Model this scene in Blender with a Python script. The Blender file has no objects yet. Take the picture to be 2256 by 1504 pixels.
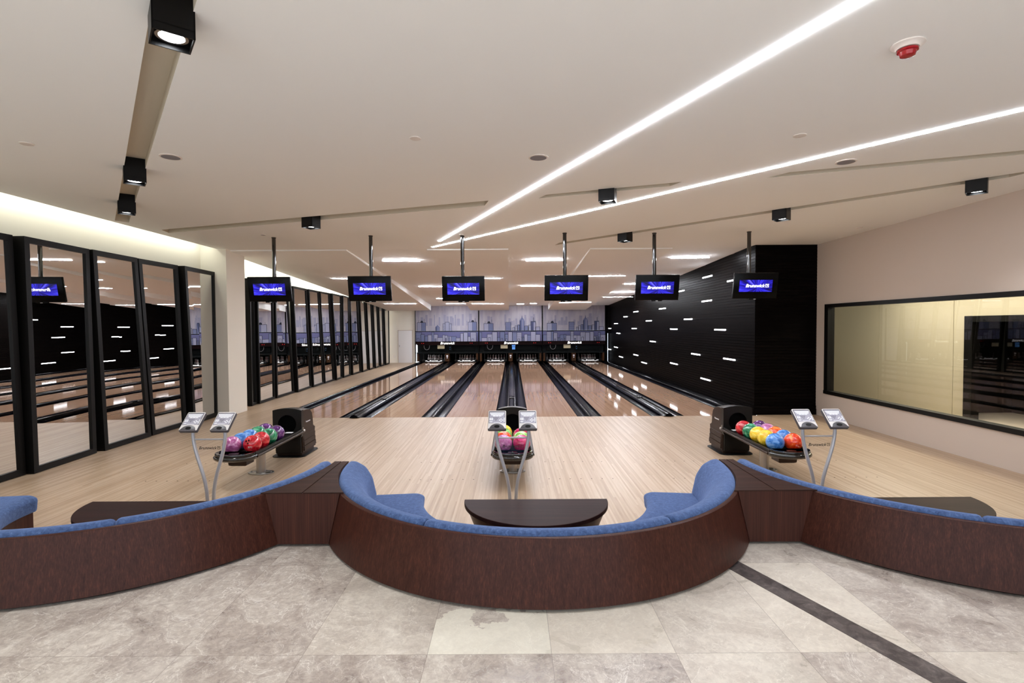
import bpy, bmesh, math, random
from mathutils import Vector, Matrix
from mathutils.geometry import delaunay_2d_cdt
random.seed(7)
PI = math.pi
sc = bpy.context.scene
COL = sc.collection

# ------------------------------------------------------------------ camera, world, exposure
F = 1150.0                      # focal length in pixels of the 2256 x 1504 frame
HC = 1.938                      # eye height above the bowling approach
PITCH = math.atan(33 / F)
ROLL = 0.0055
cd = bpy.data.cameras.new('camera')
cam = bpy.data.objects.new('camera', cd)
COL.objects.link(cam)
cd.sensor_fit = 'HORIZONTAL'
cd.sensor_width = 36.0
cd.lens = F / 2256 * 36.0
cd.clip_start = 0.02
cd.clip_end = 200
CAM_M = Matrix.Translation((0, 0, HC)) @ Matrix.Rotation(PI / 2 - PITCH, 4, 'X') @ Matrix.Rotation(-ROLL, 4, 'Z')
cam.matrix_world = CAM_M
sc.camera = cam

sc.view_settings.view_transform = 'Standard'
sc.view_settings.look = 'None'
sc.view_settings.gamma = 1
sc.view_settings.use_curve_mapping = False
sc.view_settings.exposure = 0.35
sc.cycles.max_bounces = 10
sc.cycles.diffuse_bounces = 6
sc.cycles.glossy_bounces = 6
sc.cycles.caustics_reflective = False
sc.cycles.caustics_refractive = False
sc.cycles.sample_clamp_indirect = 6
sc.cycles.use_denoising = True

w = bpy.data.worlds.new('world')
sc.world = w
w.use_nodes = True
w.node_tree.nodes['Background'].inputs[0].default_value = (0.86, 0.93, 1.0, 1)
w.node_tree.nodes['Background'].inputs[1].default_value = 1.9


def area(name, loc, rot, sx, sy, power, color=(1, 1, 1), spread=PI):
    l = bpy.data.lights.new(name, 'AREA')
    l.shape = 'RECTANGLE'
    l.size, l.size_y = sx, sy
    l.energy = power
    l.color = color
    l.spread = spread
    o = bpy.data.objects.new(name, l)
    COL.objects.link(o)
    o.location = loc
    o.rotation_euler = rot
    return o


def spot(name, loc, power, size=PI * 0.75, color=(0.88, 0.94, 1.0), blend=0.8, rad=0.06):
    l = bpy.data.lights.new(name, 'SPOT')
    l.energy = power
    l.spot_size = size
    l.spot_blend = blend
    l.shadow_soft_size = rad
    l.color = color
    o = bpy.data.objects.new(name, l)
    COL.objects.link(o)
    o.location = loc
    return o


COVE = (0.95, 1.0, 0.86)
ZC = 3.66                       # flat ceiling
XCE = -6.42                     # ceiling edge along the mirror wall
XLW = -6.78                     # mirror wall
XRW = 6.57                      # window wall
XDW = 5.24                      # dark slatted wall
YF = 11.16                       # foul line
YS = 28.3                       # masking units
YB = -3.5
COVE_NEAR, COVE_FAR = 38, 80
# tubes hidden in the cove over the mirrors
area('cove_tube_near', (-6.57, 4.1, ZC + 0.15), (0, math.radians(18), 0), 0.08, 14.4, COVE_NEAR, COVE)
area('cove_tube_far', (-6.57, 20.0, 3.42), (math.radians(-2.6), math.radians(18), 0), 0.08, 15.0, COVE_FAR, COVE)
# unseen spots added behind the camera; their floor bounce brightens the ceiling
for lx in (-1.6, 0.0, 1.6):
    spot('ceiling_bounce_fill', (lx, -0.9, ZC - 0.05), 760, size=math.radians(72), rad=0.2)
# unseen light added to brighten the room behind the glass
area('neighbour_fill', (8.2, 9.5, 2.9), (0, 0, 0), 1.2, 6.0, 165, (1.0, 0.96, 0.92))


def ray(px, py):
    d = CAM_M.to_3x3() @ Vector(((px - 1128) / F, -(py - 752) / F, -1))
    return d


def PZ(px, py, z):
    d = ray(px, py)
    t = (z - HC) / d.z
    return Vector((d.x * t, d.y * t, z))


def PX(px, py, x):
    d = ray(px, py)
    t = x / d.x
    return Vector((x, d.y * t, HC + d.z * t))


def PY(px, py, y):
    d = ray(px, py)
    t = y / d.y
    return Vector((d.x * t, y, HC + d.z * t))


def lin(r, g, b):
    f = lambda c: (c / 255 / 12.92) if c / 255 <= 0.04045 else ((c / 255 + 0.055) / 1.055) ** 2.4
    return (f(r), f(g), f(b), 1)


# ------------------------------------------------------------------ materials
def mat(name, col, rough=0.5, metal=0.0, spec=0.5, coat=0.0, emit=None, estr=0.0):
    m = bpy.data.materials.new(name)
    m.use_nodes = True
    b = m.node_tree.nodes['Principled BSDF']
    b.inputs['Base Color'].default_value = col
    b.inputs['Roughness'].default_value = rough
    b.inputs['Metallic'].default_value = metal
    b.inputs['Specular IOR Level'].default_value = spec
    b.inputs['Coat Weight'].default_value = coat
    b.inputs['Coat Roughness'].default_value = 0.05
    if emit:
        b.inputs['Emission Color'].default_value = emit
        b.inputs['Emission Strength'].default_value = estr
    return m


class NT:
    """small helper to write node graphs"""
    def __init__(s, m):
        s.t = m.node_tree
        s.b = s.t.nodes['Principled BSDF']

    def n(s, kind, **kw):
        x = s.t.nodes.new(kind)
        for k, v in kw.items():
            setattr(x, k, v)
        return x

    def l(s, a, b):
        s.t.links.new(a, b)

    def coord(s, scale=(1, 1, 1), rot=(0, 0, 0), loc=(0, 0, 0)):
        tc = s.n('ShaderNodeTexCoord')
        mp = s.n('ShaderNodeMapping')
        mp.inputs['Scale'].default_value = scale
        mp.inputs['Rotation'].default_value = rot
        mp.inputs['Location'].default_value = loc
        s.l(tc.outputs['Object'], mp.inputs['Vector'])
        return mp.outputs['Vector']

    def noise(s, vec, scale=5, detail=4, rough=0.5, dist=0.0):
        x = s.n('ShaderNodeTexNoise')
        x.inputs['Scale'].default_value = scale
        x.inputs['Detail'].default_value = detail
        x.inputs['Roughness'].default_value = rough
        x.inputs['Distortion'].default_value = dist
        s.l(vec, x.inputs['Vector'])
        return x.outputs['Fac']

    def ramp(s, fac, stops, interp='LINEAR'):
        x = s.n('ShaderNodeValToRGB')
        x.color_ramp.interpolation = interp
        e = x.color_ramp.elements
        while len(e) < len(stops):
            e.new(0.5)
        for k, (p, c) in enumerate(stops):
            e[k].position = p
            e[k].color = c
        s.l(fac, x.inputs['Fac'])
        return x.outputs['Color']

    def math(s, op, a, b=None, c=None):
        x = s.n('ShaderNodeMath', operation=op)
        for i, v in enumerate((a, b, c)):
            if v is None:
                continue
            if isinstance(v, (int, float)):
                x.inputs[i].default_value = v
            else:
                s.l(v, x.inputs[i])
        return x.outputs[0]

    def mix(s, fac, a, b, blend='MIX'):
        x = s.n('ShaderNodeMix', data_type='RGBA', blend_type=blend)
        for sock, v in ((x.inputs[0], fac), (x.inputs[6], a), (x.inputs[7], b)):
            if isinstance(v, (int, float)):
                sock.default_value = v
            elif isinstance(v, tuple):
                sock.default_value = v
            else:
                s.l(v, sock)
        return x.outputs[2]

    def sep(s, vec):
        x = s.n('ShaderNodeSeparateXYZ')
        s.l(vec, x.inputs[0])
        return x.outputs

    def comb(s, x_, y_, z_):
        x = s.n('ShaderNodeCombineXYZ')
        for i, v in enumerate((x_, y_, z_)):
            if isinstance(v, (int, float)):
                x.inputs[i].default_value = v
            else:
                s.l(v, x.inputs[i])
        return x.outputs[0]

    def white(s, vec):
        x = s.n('ShaderNodeTexWhiteNoise', noise_dimensions='3D')
        s.l(vec, x.inputs['Vector'])
        return x.outputs['Value']

    def bump(s, h, strength=0.2, dist=0.01):
        x = s.n('ShaderNodeBump')
        x.inputs['Strength'].default_value = strength
        x.inputs['Distance'].default_value = dist
        s.l(h, x.inputs['Height'])
        s.l(x.outputs['Normal'], s.b.inputs['Normal'])


def strip_wood(name, c0, c1, c2, board=0.028, length=1.1, rough=0.35, spec=0.4, far=None, bump=0.05):
    """narrow boards running away from the camera"""
    m = mat(name, c1, rough, spec=spec)
    t = NT(m)
    v = t.coord()
    s = t.sep(v)
    bx = t.math('FLOOR', t.math('DIVIDE', s[0], board))
    off = t.math('MULTIPLY', t.white(t.comb(bx, 3.0, 1.0)), 5.0)
    by = t.math('FLOOR', t.math('DIVIDE', t.math('ADD', s[1], off), length))
    tone = t.white(t.comb(bx, by, 0.0))
    grain = t.noise(t.coord(scale=(60, 2.0, 1)), 1.0, 4, 0.6)
    f = t.math('ADD', t.math('MULTIPLY', tone, 0.7), t.math('MULTIPLY', t.math('SUBTRACT', grain, 0.35), 0.9))
    col = t.ramp(f, [(0.05, c0), (0.45, c1), (0.95, c2)])
    if far:
        g0, g1, g2, y0, y1 = far
        # lane boards: maple at the near end, darker pine beyond the arrows
        col2 = t.ramp(f, [(0.05, g0), (0.45, g1), (0.95, g2)])
        jag = t.math('MULTIPLY', t.math('MODULO', t.math('ABSOLUTE', bx), 2.0), 0.9)
        yy = t.math('ADD', s[1], jag)
        k = t.math('DIVIDE', t.math('SUBTRACT', yy, y0), y1 - y0)
        k = t.math('MINIMUM', t.math('MAXIMUM', k, 0.0), 1.0)
        col = t.mix(k, col, col2)
    t.l(col, t.b.inputs['Base Color'])
    fx = t.math('FRACT', t.math('DIVIDE', s[0], board))
    if bump:
        t.bump(t.math('GREATER_THAN', fx, 0.05), bump, 0.001)
    return m


M = {}
M['paint'] = mat('cream_paint', lin(242, 242, 240), 0.9, spec=0.2)
t = NT(M['paint'])
t.bump(t.noise(t.coord(), 90, 3), 0.03, 0.003)
M['wallpaint'] = mat('beige_wall_paint', lin(200, 186, 174), 0.9, spec=0.2)
t = NT(M['wallpaint'])
t.bump(t.noise(t.coord(), 60, 3), 0.03, 0.003)
M['creamwall'] = mat('cream_wall_paint', lin(232, 226, 214), 0.9, spec=0.2)
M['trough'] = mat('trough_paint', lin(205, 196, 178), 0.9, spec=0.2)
M['doorwhite'] = mat('white_door_paint', lin(225, 222, 222), 0.6)
M['maple'] = strip_wood('maple_approach', lin(160, 133, 106), lin(176, 151, 125), lin(192, 170, 146), board=0.022, length=2.4, rough=0.36)
M['lane'] = strip_wood('lane_boards', lin(171, 135, 110), lin(181, 146, 121), lin(190, 156, 131), board=0.027, length=3.0, rough=0.06, spec=0.5, bump=0)
M['gutter'] = mat('gutter_plastic', lin(10, 10, 15), 0.14, spec=0.02)
M['cap'] = mat('gutter_cap_plastic', lin(8, 8, 10), 0.15, spec=0.12)
M['black'] = mat('black_plastic', lin(12, 11, 11), 0.35, spec=0.2)
M['gloss'] = mat('glossy_black_plastic', lin(8, 8, 8), 0.08, spec=0.7, coat=0.5)
M['deepblack'] = mat('matt_black', lin(4, 4, 4), 0.8, spec=0.05)
M['frame'] = mat('black_frame_lacquer', lin(10, 8, 7), 0.45, spec=0.2)
M['tvblack'] = mat('tv_bezel', lin(4, 4, 5), 0.25, spec=0.12)
M['hood'] = mat('brown_black_plastic', lin(50, 36, 28), 0.4, spec=0.18)
M['hoodfront'] = mat('dark_front_plastic', lin(22, 19, 16), 0.35, spec=0.2)
M['chrome'] = mat('brushed_steel', lin(170, 166, 162), 0.28, metal=1.0)
M['silver'] = mat('silver_paint', lin(190, 187, 189), 0.35, metal=0.45)
M['padgrey'] = mat('dark_grey_plastic', lin(70, 67, 72), 0.4)
M['padsilver'] = mat('silver_plastic', lin(222, 217, 215), 0.45)
M['padface'] = mat('grey_membrane', lin(168, 165, 178), 0.5, spec=0.2)
M['key'] = mat('white_keys', lin(248, 248, 252), 0.5)
M['ink'] = mat('black_ink', lin(10, 10, 10), 0.6)
M['white'] = mat('white_print', lin(235, 235, 238), 0.5)
M['mirror'] = mat('mirror_glass', (0.80, 0.79, 0.77, 1), 0.0, metal=1.0)
M['speaker'] = mat('speaker_grille', lin(128, 124, 128), 0.7)
M['whiteplastic'] = mat('white_plastic', lin(222, 212, 204), 0.5)
M['red'] = mat('red_lens', lin(150, 10, 22), 0.15)
M['led'] = mat('led_strip', (1, 1, 1, 1), 0.5, emit=(0.88, 0.92, 1.0, 1), estr=64.0)
M['ledwall'] = mat('led_wall_slot', (1, 1, 1, 1), 0.5, emit=(0.92, 0.93, 1.0, 1), estr=14.0)
M['ledlane'] = mat('led_lane_slot', (1, 1, 1, 1), 0.5, emit=(0.90, 0.93, 1.0, 1), estr=250.0)
M['lamp'] = mat('lamp_disc', (1, 1, 1, 1), 0.5, emit=(0.9, 0.95, 1.0, 1), estr=30.0)
M['signwhite'] = mat('glowing_white', (1, 1, 1, 1), 0.5, emit=(1, 1, 1, 1), estr=0.9)  # white lettering given a glow of its own
M['screenlogo'] = mat('screen_logo', (1, 1, 1, 1), 0.5, emit=(0.9, 0.92, 1, 1), estr=1.6)
M['beigebox'] = mat('beige_metal_glow', lin(190, 180, 150), 0.5, emit=lin(190, 180, 150), estr=0.12)  # metal with a faint glow added to its colour
M['bluesteel'] = mat('blue_plastic_glow', lin(90, 150, 220), 0.4, emit=lin(90, 150, 230), estr=0.35)  # plastic with an added glow, on the control box too
M['orangewood'] = mat('brown_side_panel', lin(66, 42, 25), 0.5, spec=0.1)
M['pinwhite'] = mat('pin_white_dimmed', lin(186, 176, 174), 0.3, coat=0.2)  # white pins toned down; the dim light of the pit is in the colour
M['pinred'] = mat('pin_red', lin(170, 25, 30), 0.3)
M['redled'] = mat('red_led', (1, 0.02, 0.02, 1), 0.5, emit=(1, 0.02, 0.02, 1), estr=0.35)
M['maroon'] = mat('dark_maroon_fascia', lin(22, 8, 9), 0.4, spec=0.05)
M['recess'] = mat('dark_machine', lin(14, 17, 17), 0.5, spec=0.1)
M['tube'] = mat('bluish_light_tube', (1, 1, 1, 1), 0.5, emit=(0.75, 0.88, 1.0, 1), estr=0.8)

# dark stained wood, vertical grain
def dark_wood(name, a, b, c, scale, rough):
    m = mat(name, b, rough, spec=0.45)
    t = NT(m)
    g = t.noise(t.coord(scale=scale), 1.0, 6, 0.65, 0.4)
    g2 = t.noise(t.coord(scale=tuple(x * 0.25 for x in scale)), 1.0, 3)
    f = t.math('ADD', t.math('MULTIPLY', g, 0.65), t.math('MULTIPLY', g2, 0.35))
    t.l(t.ramp(f, [(0.32, a), (0.52, b), (0.7, c)]), t.b.inputs['Base Color'])
    t.bump(g, 0.05, 0.002)
    return m


M['walnut'] = dark_wood('dark_walnut_back', lin(44, 22, 18), lin(62, 34, 27), lin(84, 46, 34), (150, 150, 1.6), 0.36)
M['walnut'].node_tree.nodes['Principled BSDF'].inputs['Specular IOR Level'].default_value = 0.16
M['walnuttop'] = dark_wood('dark_walnut_top', lin(40, 27, 24), lin(58, 40, 34), lin(74, 52, 44), (1.6, 40, 40), 0.42)
M['tabletop'] = dark_wood('dark_table_top', lin(34, 19, 18), lin(44, 26, 24), lin(54, 32, 29), (1.2, 18, 18), 0.42)
M['tabletop'].node_tree.nodes['Principled BSDF'].inputs['Specular IOR Level'].default_value = 0.04
M['walnuttop'].node_tree.nodes['Principled BSDF'].inputs['Specular IOR Level'].default_value = 0.04
M['slat'] = dark_wood('black_slats', lin(7, 5, 5), lin(13, 10, 9), lin(24, 18, 17), (3, 1.2, 60), 0.36)
M['slat'].node_tree.nodes['Principled BSDF'].inputs['Specular IOR Level'].default_value = 0.012

# velvet
M['velvet'] = mat('blue_velvet', lin(70, 92, 140), 0.85, spec=0.2)
t = NT(M['velvet'])
n1 = t.noise(t.coord(), 38, 5, 0.7, 0.6)
t.l(t.ramp(n1, [(0.3, lin(40, 57, 92)), (0.55, lin(66, 87, 128)), (0.75, lin(94, 116, 158))]), t.b.inputs['Base Color'])
t.b.inputs['Sheen Weight'].default_value = 0.6
t.b.inputs['Sheen Tint'].default_value = lin(150, 175, 230)
t.bump(t.noise(t.coord(), 120, 3), 0.25, 0.004)

# marble tiles
M['marble'] = mat('marble_tiles', lin(200, 185, 172), 0.3, spec=0.4)
t = NT(M['marble'])
TX, TY, OX, OY = 0.623, 0.99, 0.19, 2.566
v = t.coord()
s = t.sep(v)
ux = t.math('DIVIDE', t.math('SUBTRACT', s[0], OX), TX)
uy = t.math('DIVIDE', t.math('SUBTRACT', s[1], OY), TY)
ix, iy = t.math('FLOOR', ux), t.math('FLOOR', uy)
tone = t.white(t.comb(ix, iy, 2.0))
shift = t.comb(t.math('MULTIPLY', tone, 9.0), t.math('MULTIPLY', tone, 5.0), 0.0)
va = t.n('ShaderNodeVectorMath', operation='ADD')
t.l(v, va.inputs[0])
t.l(shift, va.inputs[1])
vv = va.outputs[0]
cloud = t.noise(vv, 2.6, 8, 0.62, 0.8)
fine = t.noise(vv, 26, 6, 0.75, 0.6)
base = t.ramp(t.math('ADD', t.math('MULTIPLY', cloud, 0.58), t.math('MULTIPLY', fine, 0.42)),
              [(0.36, lin(142, 130, 123)), (0.46, lin(172, 160, 151)), (0.54, lin(194, 184, 174)), (0.66, lin(222, 214, 203))])
# veins: thin bands where a warped noise crosses its middle
def veins(scale, width, dist):
    n = t.noise(vv, scale, 6, 0.6, dist)
    d = t.math('ABSOLUTE', t.math('SUBTRACT', n, 0.5))
    k = t.math('SUBTRACT', 1.0, t.math('DIVIDE', d, width))
    return t.math('MAXIMUM', k, 0.0)
vn = t.math('MAXIMUM', t.math('MULTIPLY', veins(2.6, 0.006, 0.7), 0.5), t.math('MULTIPLY', veins(7.0, 0.012, 0.9), 0.3))
dk = t.math('MULTIPLY', veins(9.0, 0.010, 1.2), 0.25)
col = t.mix(vn, base, lin(248, 244, 236))
col = t.mix(dk, col, lin(120, 104, 96))
col = t.mix(t.math('MULTIPLY', t.math('POWER', tone, 3.0), 0.55), col, lin(238, 230, 214))
fx = t.math('FRACT', ux)
fy = t.math('FRACT', uy)
# one tile carries a broad cream patch with a ragged upper edge
tile = t.math('MULTIPLY', t.math('COMPARE', ix, -1.0, 0.1), t.math('COMPARE', iy, 0.0, 0.1))
ragged = t.math('LESS_THAN', t.math('ADD', fy, t.math('MULTIPLY', t.math('SUBTRACT', t.noise(v, 3.5, 6, 0.6), 0.5), 1.1)), 0.34)
col = t.mix(t.math('MULTIPLY', t.math('MULTIPLY', tile, ragged), 0.6), col, lin(244, 240, 224))
ex = t.math('MULTIPLY', t.math('MINIMUM', fx, t.math('SUBTRACT', 1.0, fx)), TX)
ey = t.math('MULTIPLY', t.math('MINIMUM', fy, t.math('SUBTRACT', 1.0, fy)), TY)
seam = t.math('LESS_THAN', t.math('MINIMUM', ex, ey), 0.0016)
col = t.mix(t.math('MULTIPLY', seam, 0.55), col, lin(120, 108, 98))
t.l(col, t.b.inputs['Base Color'])
t.l(t.math('ADD', t.math('MULTIPLY', cloud, 0.2), 0.2), t.b.inputs['Roughness'])

M['darkmarble'] = mat('dark_marble', lin(90, 80, 78), 0.3)
t = NT(M['darkmarble'])
n1 = t.noise(t.coord(), 14, 8, 0.72, 1.0)
t.l(t.ramp(n1, [(0.35, lin(52, 46, 46)), (0.55, lin(92, 84, 82)), (0.68, lin(120, 112, 108)), (0.8, lin(170, 160, 152))]), t.b.inputs['Base Color'])

# screen picture: blue streaks bursting from the middle
M['screen'] = mat('screen_picture', (0, 0, 0.02, 1), 0.3)
t = NT(M['screen'])
s = t.sep(t.coord())
ang = t.math('ARCTAN2', t.math('ADD', s[2], 0.035), t.math('SUBTRACT', s[0], 0.03))
rad = t.math('SQRT', t.math('ADD', t.math('POWER', s[0], 2.0), t.math('POWER', s[2], 2.0)))
nz = t.noise(t.comb(t.math('COSINE', ang), t.math('SINE', ang), t.math('MULTIPLY', rad, 0.5)), 5.5, 4, 0.65)
colr = t.ramp(nz, [(0.36, lin(4, 0, 60)), (0.5, lin(30, 20, 190)), (0.6, lin(60, 55, 240)), (0.74, lin(150, 145, 255))])
t.l(colr, t.b.inputs['Emission Color'])
t.b.inputs['Emission Strength'].default_value = 1.0

# thin glazing
M['glass'] = bpy.data.materials.new('window_glass')
M['glass'].use_nodes = True
nt = M['glass'].node_tree
nt.nodes.clear()
o_ = nt.nodes.new('ShaderNodeOutputMaterial')
mx = nt.nodes.new('ShaderNodeMixShader')
tr = nt.nodes.new('ShaderNodeBsdfTransparent')
tr.inputs[0].default_value = (0.88, 0.88, 0.80, 1)
gl = nt.nodes.new('ShaderNodeBsdfGlossy')
gl.inputs['Roughness'].default_value = 0.0
fr = nt.nodes.new('ShaderNodeFresnel')
fr.inputs['IOR'].default_value = 1.75
ge = nt.nodes.new('ShaderNodeNewGeometry')
fm_ = nt.nodes.new('ShaderNodeMath')
fm_.operation = 'SUBTRACT'
fm_.inputs[0].default_value = 1.0
nt.links.new(ge.outputs['Backfacing'], fm_.inputs[1])
fk_ = nt.nodes.new('ShaderNodeMath')
fk_.operation = 'MULTIPLY'
nt.links.new(fr.outputs[0], fk_.inputs[0])
nt.links.new(fm_.outputs[0], fk_.inputs[1])
nt.links.new(fk_.outputs[0], mx.inputs[0])
nt.links.new(tr.outputs[0], mx.inputs[1])
nt.links.new(gl.outputs[0], mx.inputs[2])
nt.links.new(mx.outputs[0], o_.inputs[0])

M['acrylic'] = bpy.data.materials.new('clear_acrylic')
M['acrylic'].use_nodes = True
nt = M['acrylic'].node_tree
nt.nodes.clear()
o_ = nt.nodes.new('ShaderNodeOutputMaterial')
mx = nt.nodes.new('ShaderNodeMixShader')
tr = nt.nodes.new('ShaderNodeBsdfTransparent')
gl = nt.nodes.new('ShaderNodeBsdfGlossy')
gl.inputs['Roughness'].default_value = 0.02
mx.inputs[0].default_value = 0.03
nt.links.new(tr.outputs[0], mx.inputs[1])
nt.links.new(gl.outputs[0], mx.inputs[2])
nt.links.new(mx.outputs[0], o_.inputs[0])


def ball_mat(name, a, b, c):
    m = mat(name, a, 0.08, spec=0.6, coat=0.6)
    t = NT(m)
    n = t.noise(t.coord(), 9.0, 4, 0.6, 2.2)
    t.l(t.ramp(n, [(0.38, a), (0.52, b), (0.66, c)]), t.b.inputs['Base Color'])
    return m


BALL = {
    'mauve': ball_mat('ball_mauve', lin(150, 70, 125), lin(180, 100, 155), lin(215, 150, 195)),
    'blue': ball_mat('ball_blue', lin(35, 95, 175), lin(75, 140, 215), lin(130, 180, 235)),
    'green': ball_mat('ball_green', lin(8, 80, 55), lin(25, 130, 85), lin(100, 190, 150)),
    'purple': ball_mat('ball_purple', lin(60, 20, 75), lin(95, 40, 115), lin(140, 90, 160)),
    'red': ball_mat('ball_red', lin(160, 10, 25), lin(205, 22, 40), lin(235, 70, 75)),
    'orange': ball_mat('ball_orange', lin(215, 40, 10), lin(240, 75, 20), lin(255, 150, 70)),
    'yellow': ball_mat('ball_yellow', lin(225, 175, 20), lin(240, 205, 45), lin(250, 228, 110)),
    'crimson': ball_mat('ball_crimson', lin(170, 5, 70), lin(205, 15, 95), lin(240, 90, 160)),
    'lime': ball_mat('ball_lime', lin(90, 160, 50), lin(140, 205, 95), lin(205, 240, 170)),
}


# ------------------------------------------------------------------ mesh helpers
class MB:
    """collects shapes; build() links them as ONE mesh object"""
    def __init__(s):
        s.bm = bmesh.new()
        s.mi = 0

    def face(s, pts, mi=None):
        vs = [s.bm.verts.new(p) for p in pts]
        f = s.bm.faces.new(vs)
        f.material_index = s.mi if mi is None else mi
        return f

    def box(s, x0, x1, y0, y1, z0, z1, bev=0.0, seg=2, mt=None):
        b = bmesh.new()
        bmesh.ops.create_cube(b, size=1)
        for v in b.verts:
            v.co = Vector(((x0 + x1) / 2 + v.co.x * (x1 - x0), (y0 + y1) / 2 + v.co.y * (y1 - y0), (z0 + z1) / 2 + v.co.z * (z1 - z0)))
        if bev:
            bmesh.ops.bevel(b, geom=list(b.edges), offset=bev, segments=seg, profile=0.5, affect='EDGES', clamp_overlap=True)
        s.take(b, mt)
        return s

    def take(s, b, mt=None):
        if mt is not None:
            bmesh.ops.transform(b, matrix=mt, verts=b.verts)
        mp = {}
        for v in b.verts:
            mp[v] = s.bm.verts.new(v.co)
        for f in b.faces:
            try:
                nf = s.bm.faces.new([mp[v] for v in f.verts])
                nf.material_index = s.mi
            except ValueError:
                pass
        b.free()

    def prism(s, poly, z0, z1, bev=0.0, mt=None, seg=2):
        """polygon in xy extruded in z"""
        b = bmesh.new()
        lo = [b.verts.new((p[0], p[1], z0)) for p in poly]
        hi = [b.verts.new((p[0], p[1], z1)) for p in poly]
        n = len(poly)
        b.faces.new(lo[::-1])
        b.faces.new(hi)
        for i in range(n):
            b.faces.new((lo[i], lo[(i + 1) % n], hi[(i + 1) % n], hi[i]))
        bmesh.ops.recalc_face_normals(b, faces=b.faces)
        if bev:
            es = [e for e in b.edges if abs(e.verts[0].co.z - e.verts[1].co.z) < 1e-6]
            bmesh.ops.bevel(b, geom=es, offset=bev, segments=seg, profile=0.5, affect='EDGES', clamp_overlap=True)
        s.take(b, mt)
        return s

    def loft(s, rings, caps=True):
        """list of closed rings of equal length"""
        b = bmesh.new()
        R = [[b.verts.new(p) for p in r] for r in rings]
        n = len(R[0])
        for a, c in zip(R, R[1:]):
            for i in range(n):
                b.faces.new((a[i], a[(i + 1) % n], c[(i + 1) % n], c[i]))
        if caps:
            b.faces.new(R[0][::-1])
            b.faces.new(R[-1])
        bmesh.ops.recalc_face_normals(b, faces=b.faces)
        s.take(b)
        return s

    def cyl(s, c, r, h, seg=32, axis='Z', r2=None, bev=0.0):
        b = bmesh.new()
        bmesh.ops.create_cone(b, cap_ends=True, segments=seg, radius1=r, radius2=r if r2 is None else r2, depth=h)
        if bev:
            es = [e for e in b.edges if abs(e.verts[0].co.z - e.verts[1].co.z) < 1e-6]
            bmesh.ops.bevel(b, geom=es, offset=bev, segments=2, profile=0.5, affect='EDGES')
        mt = Matrix.Translation(c)
        if axis == 'X':
            mt = mt @ Matrix.Rotation(PI / 2, 4, 'Y')
        elif axis == 'Y':
            mt = mt @ Matrix.Rotation(PI / 2, 4, 'X')
        s.take(b, mt)
        return s

    def tube(s, pts, r, seg=12):
        pts = [Vector(p) for p in pts]
        rings = []
        for i, p in enumerate(pts):
            d = (pts[min(i + 1, len(pts) - 1)] - pts[max(i - 1, 0)]).normalized()
            a = d.cross(Vector((0, 1, 0)))
            if a.length < 1e-3:
                a = d.cross(Vector((1, 0, 0)))
            a.normalize()
            c = d.cross(a)
            rings.append([p + a * (r * math.cos(2 * PI * k / seg)) + c * (r * math.sin(2 * PI * k / seg)) for k in range(seg)])
        return s.loft(rings)

    def ring(s, prof, seg=36):
        """closed profile (r, z) swept all the way round"""
        return s.arc(prof, 0, 2 * PI, seg, caps=False)

    def lathe(s, prof, seg=32, c=(0, 0, 0)):
        """profile of (r, z)"""
        rings = [[(c[0] + r * math.cos(2 * PI * k / seg), c[1] + r * math.sin(2 * PI * k / seg), c[2] + z) for k in range(seg)] for r, z in prof]
        return s.loft(rings)

    def arc(s, prof, a0, a1, n=64, caps=True):
        """closed profile (r, z) swept round the z axis; the angle runs from -y towards +x"""
        rings = []
        for i in range(n + 1):
            a = a0 + (a1 - a0) * i / n
            rings.append([(r * math.sin(a), -r * math.cos(a), z) for r, z in prof])
        return s.loft(rings, caps)

    def ball(s, r, c=(0, 0, 0), u=48, v=24):
        b = bmesh.new()
        bmesh.ops.create_uvsphere(b, u_segments=u, v_segments=v, radius=r)
        s.take(b, Matrix.Translation(c))
        return s

    def mesh(s, name, mats, smooth=35):
        me = bpy.data.meshes.new(name)
        s.bm.normal_update()
        s.bm.to_mesh(me)
        s.bm.free()
        for m in (mats if isinstance(mats, (list, tuple)) else [mats]):
            me.materials.append(m)
        if smooth:
            me.shade_smooth()
            me.set_sharp_from_angle(angle=math.radians(smooth))
        return me

    def build(s, name, mats, parent=None, loc=(0, 0, 0), rot=(0, 0, 0), smooth=35):
        return link(name, s.mesh(name, mats, smooth), parent, loc, rot)


def link(name, me, parent=None, loc=(0, 0, 0), rot=(0, 0, 0)):
    o = bpy.data.objects.new(name, me)
    COL.objects.link(o)
    o.location = loc
    o.rotation_euler = rot
    if parent:
        o.parent = parent
    return o


def thing(name, label, cat, loc=(0, 0, 0), rz=0.0, group=None):
    o = bpy.data.objects.new(name, None)
    o.empty_display_size = 0.1
    COL.objects.link(o)
    o.location = loc
    o.rotation_euler = (0, 0, rz)
    tag(o, label, cat, group)
    return o


def tag(o, label, cat, group=None):
    o['label'] = label
    o['category'] = cat
    if group:
        o['group'] = group
    return o


def struct(o, label=None, cat=None):
    o['kind'] = 'structure'
    if label:
        o['label'] = label
    if cat:
        o['category'] = cat
    return o


def copy_tree(o, parent=None):
    c = o.copy()
    COL.objects.link(c)
    c.parent = parent
    for ch in list(o.children):
        copy_tree(ch, c)
    return c


def rounded(x0, x1, y0, y1, r, n=6):
    out = []
    for cx, cy, a in ((x1 - r, y1 - r, 0), (x0 + r, y1 - r, PI / 2), (x0 + r, y0 + r, PI), (x1 - r, y0 + r, 1.5 * PI)):
        for i in range(n + 1):
            b = a + PI / 2 * i / n
            out.append((cx + r * math.cos(b), cy + r * math.sin(b)))
    return out


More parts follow.
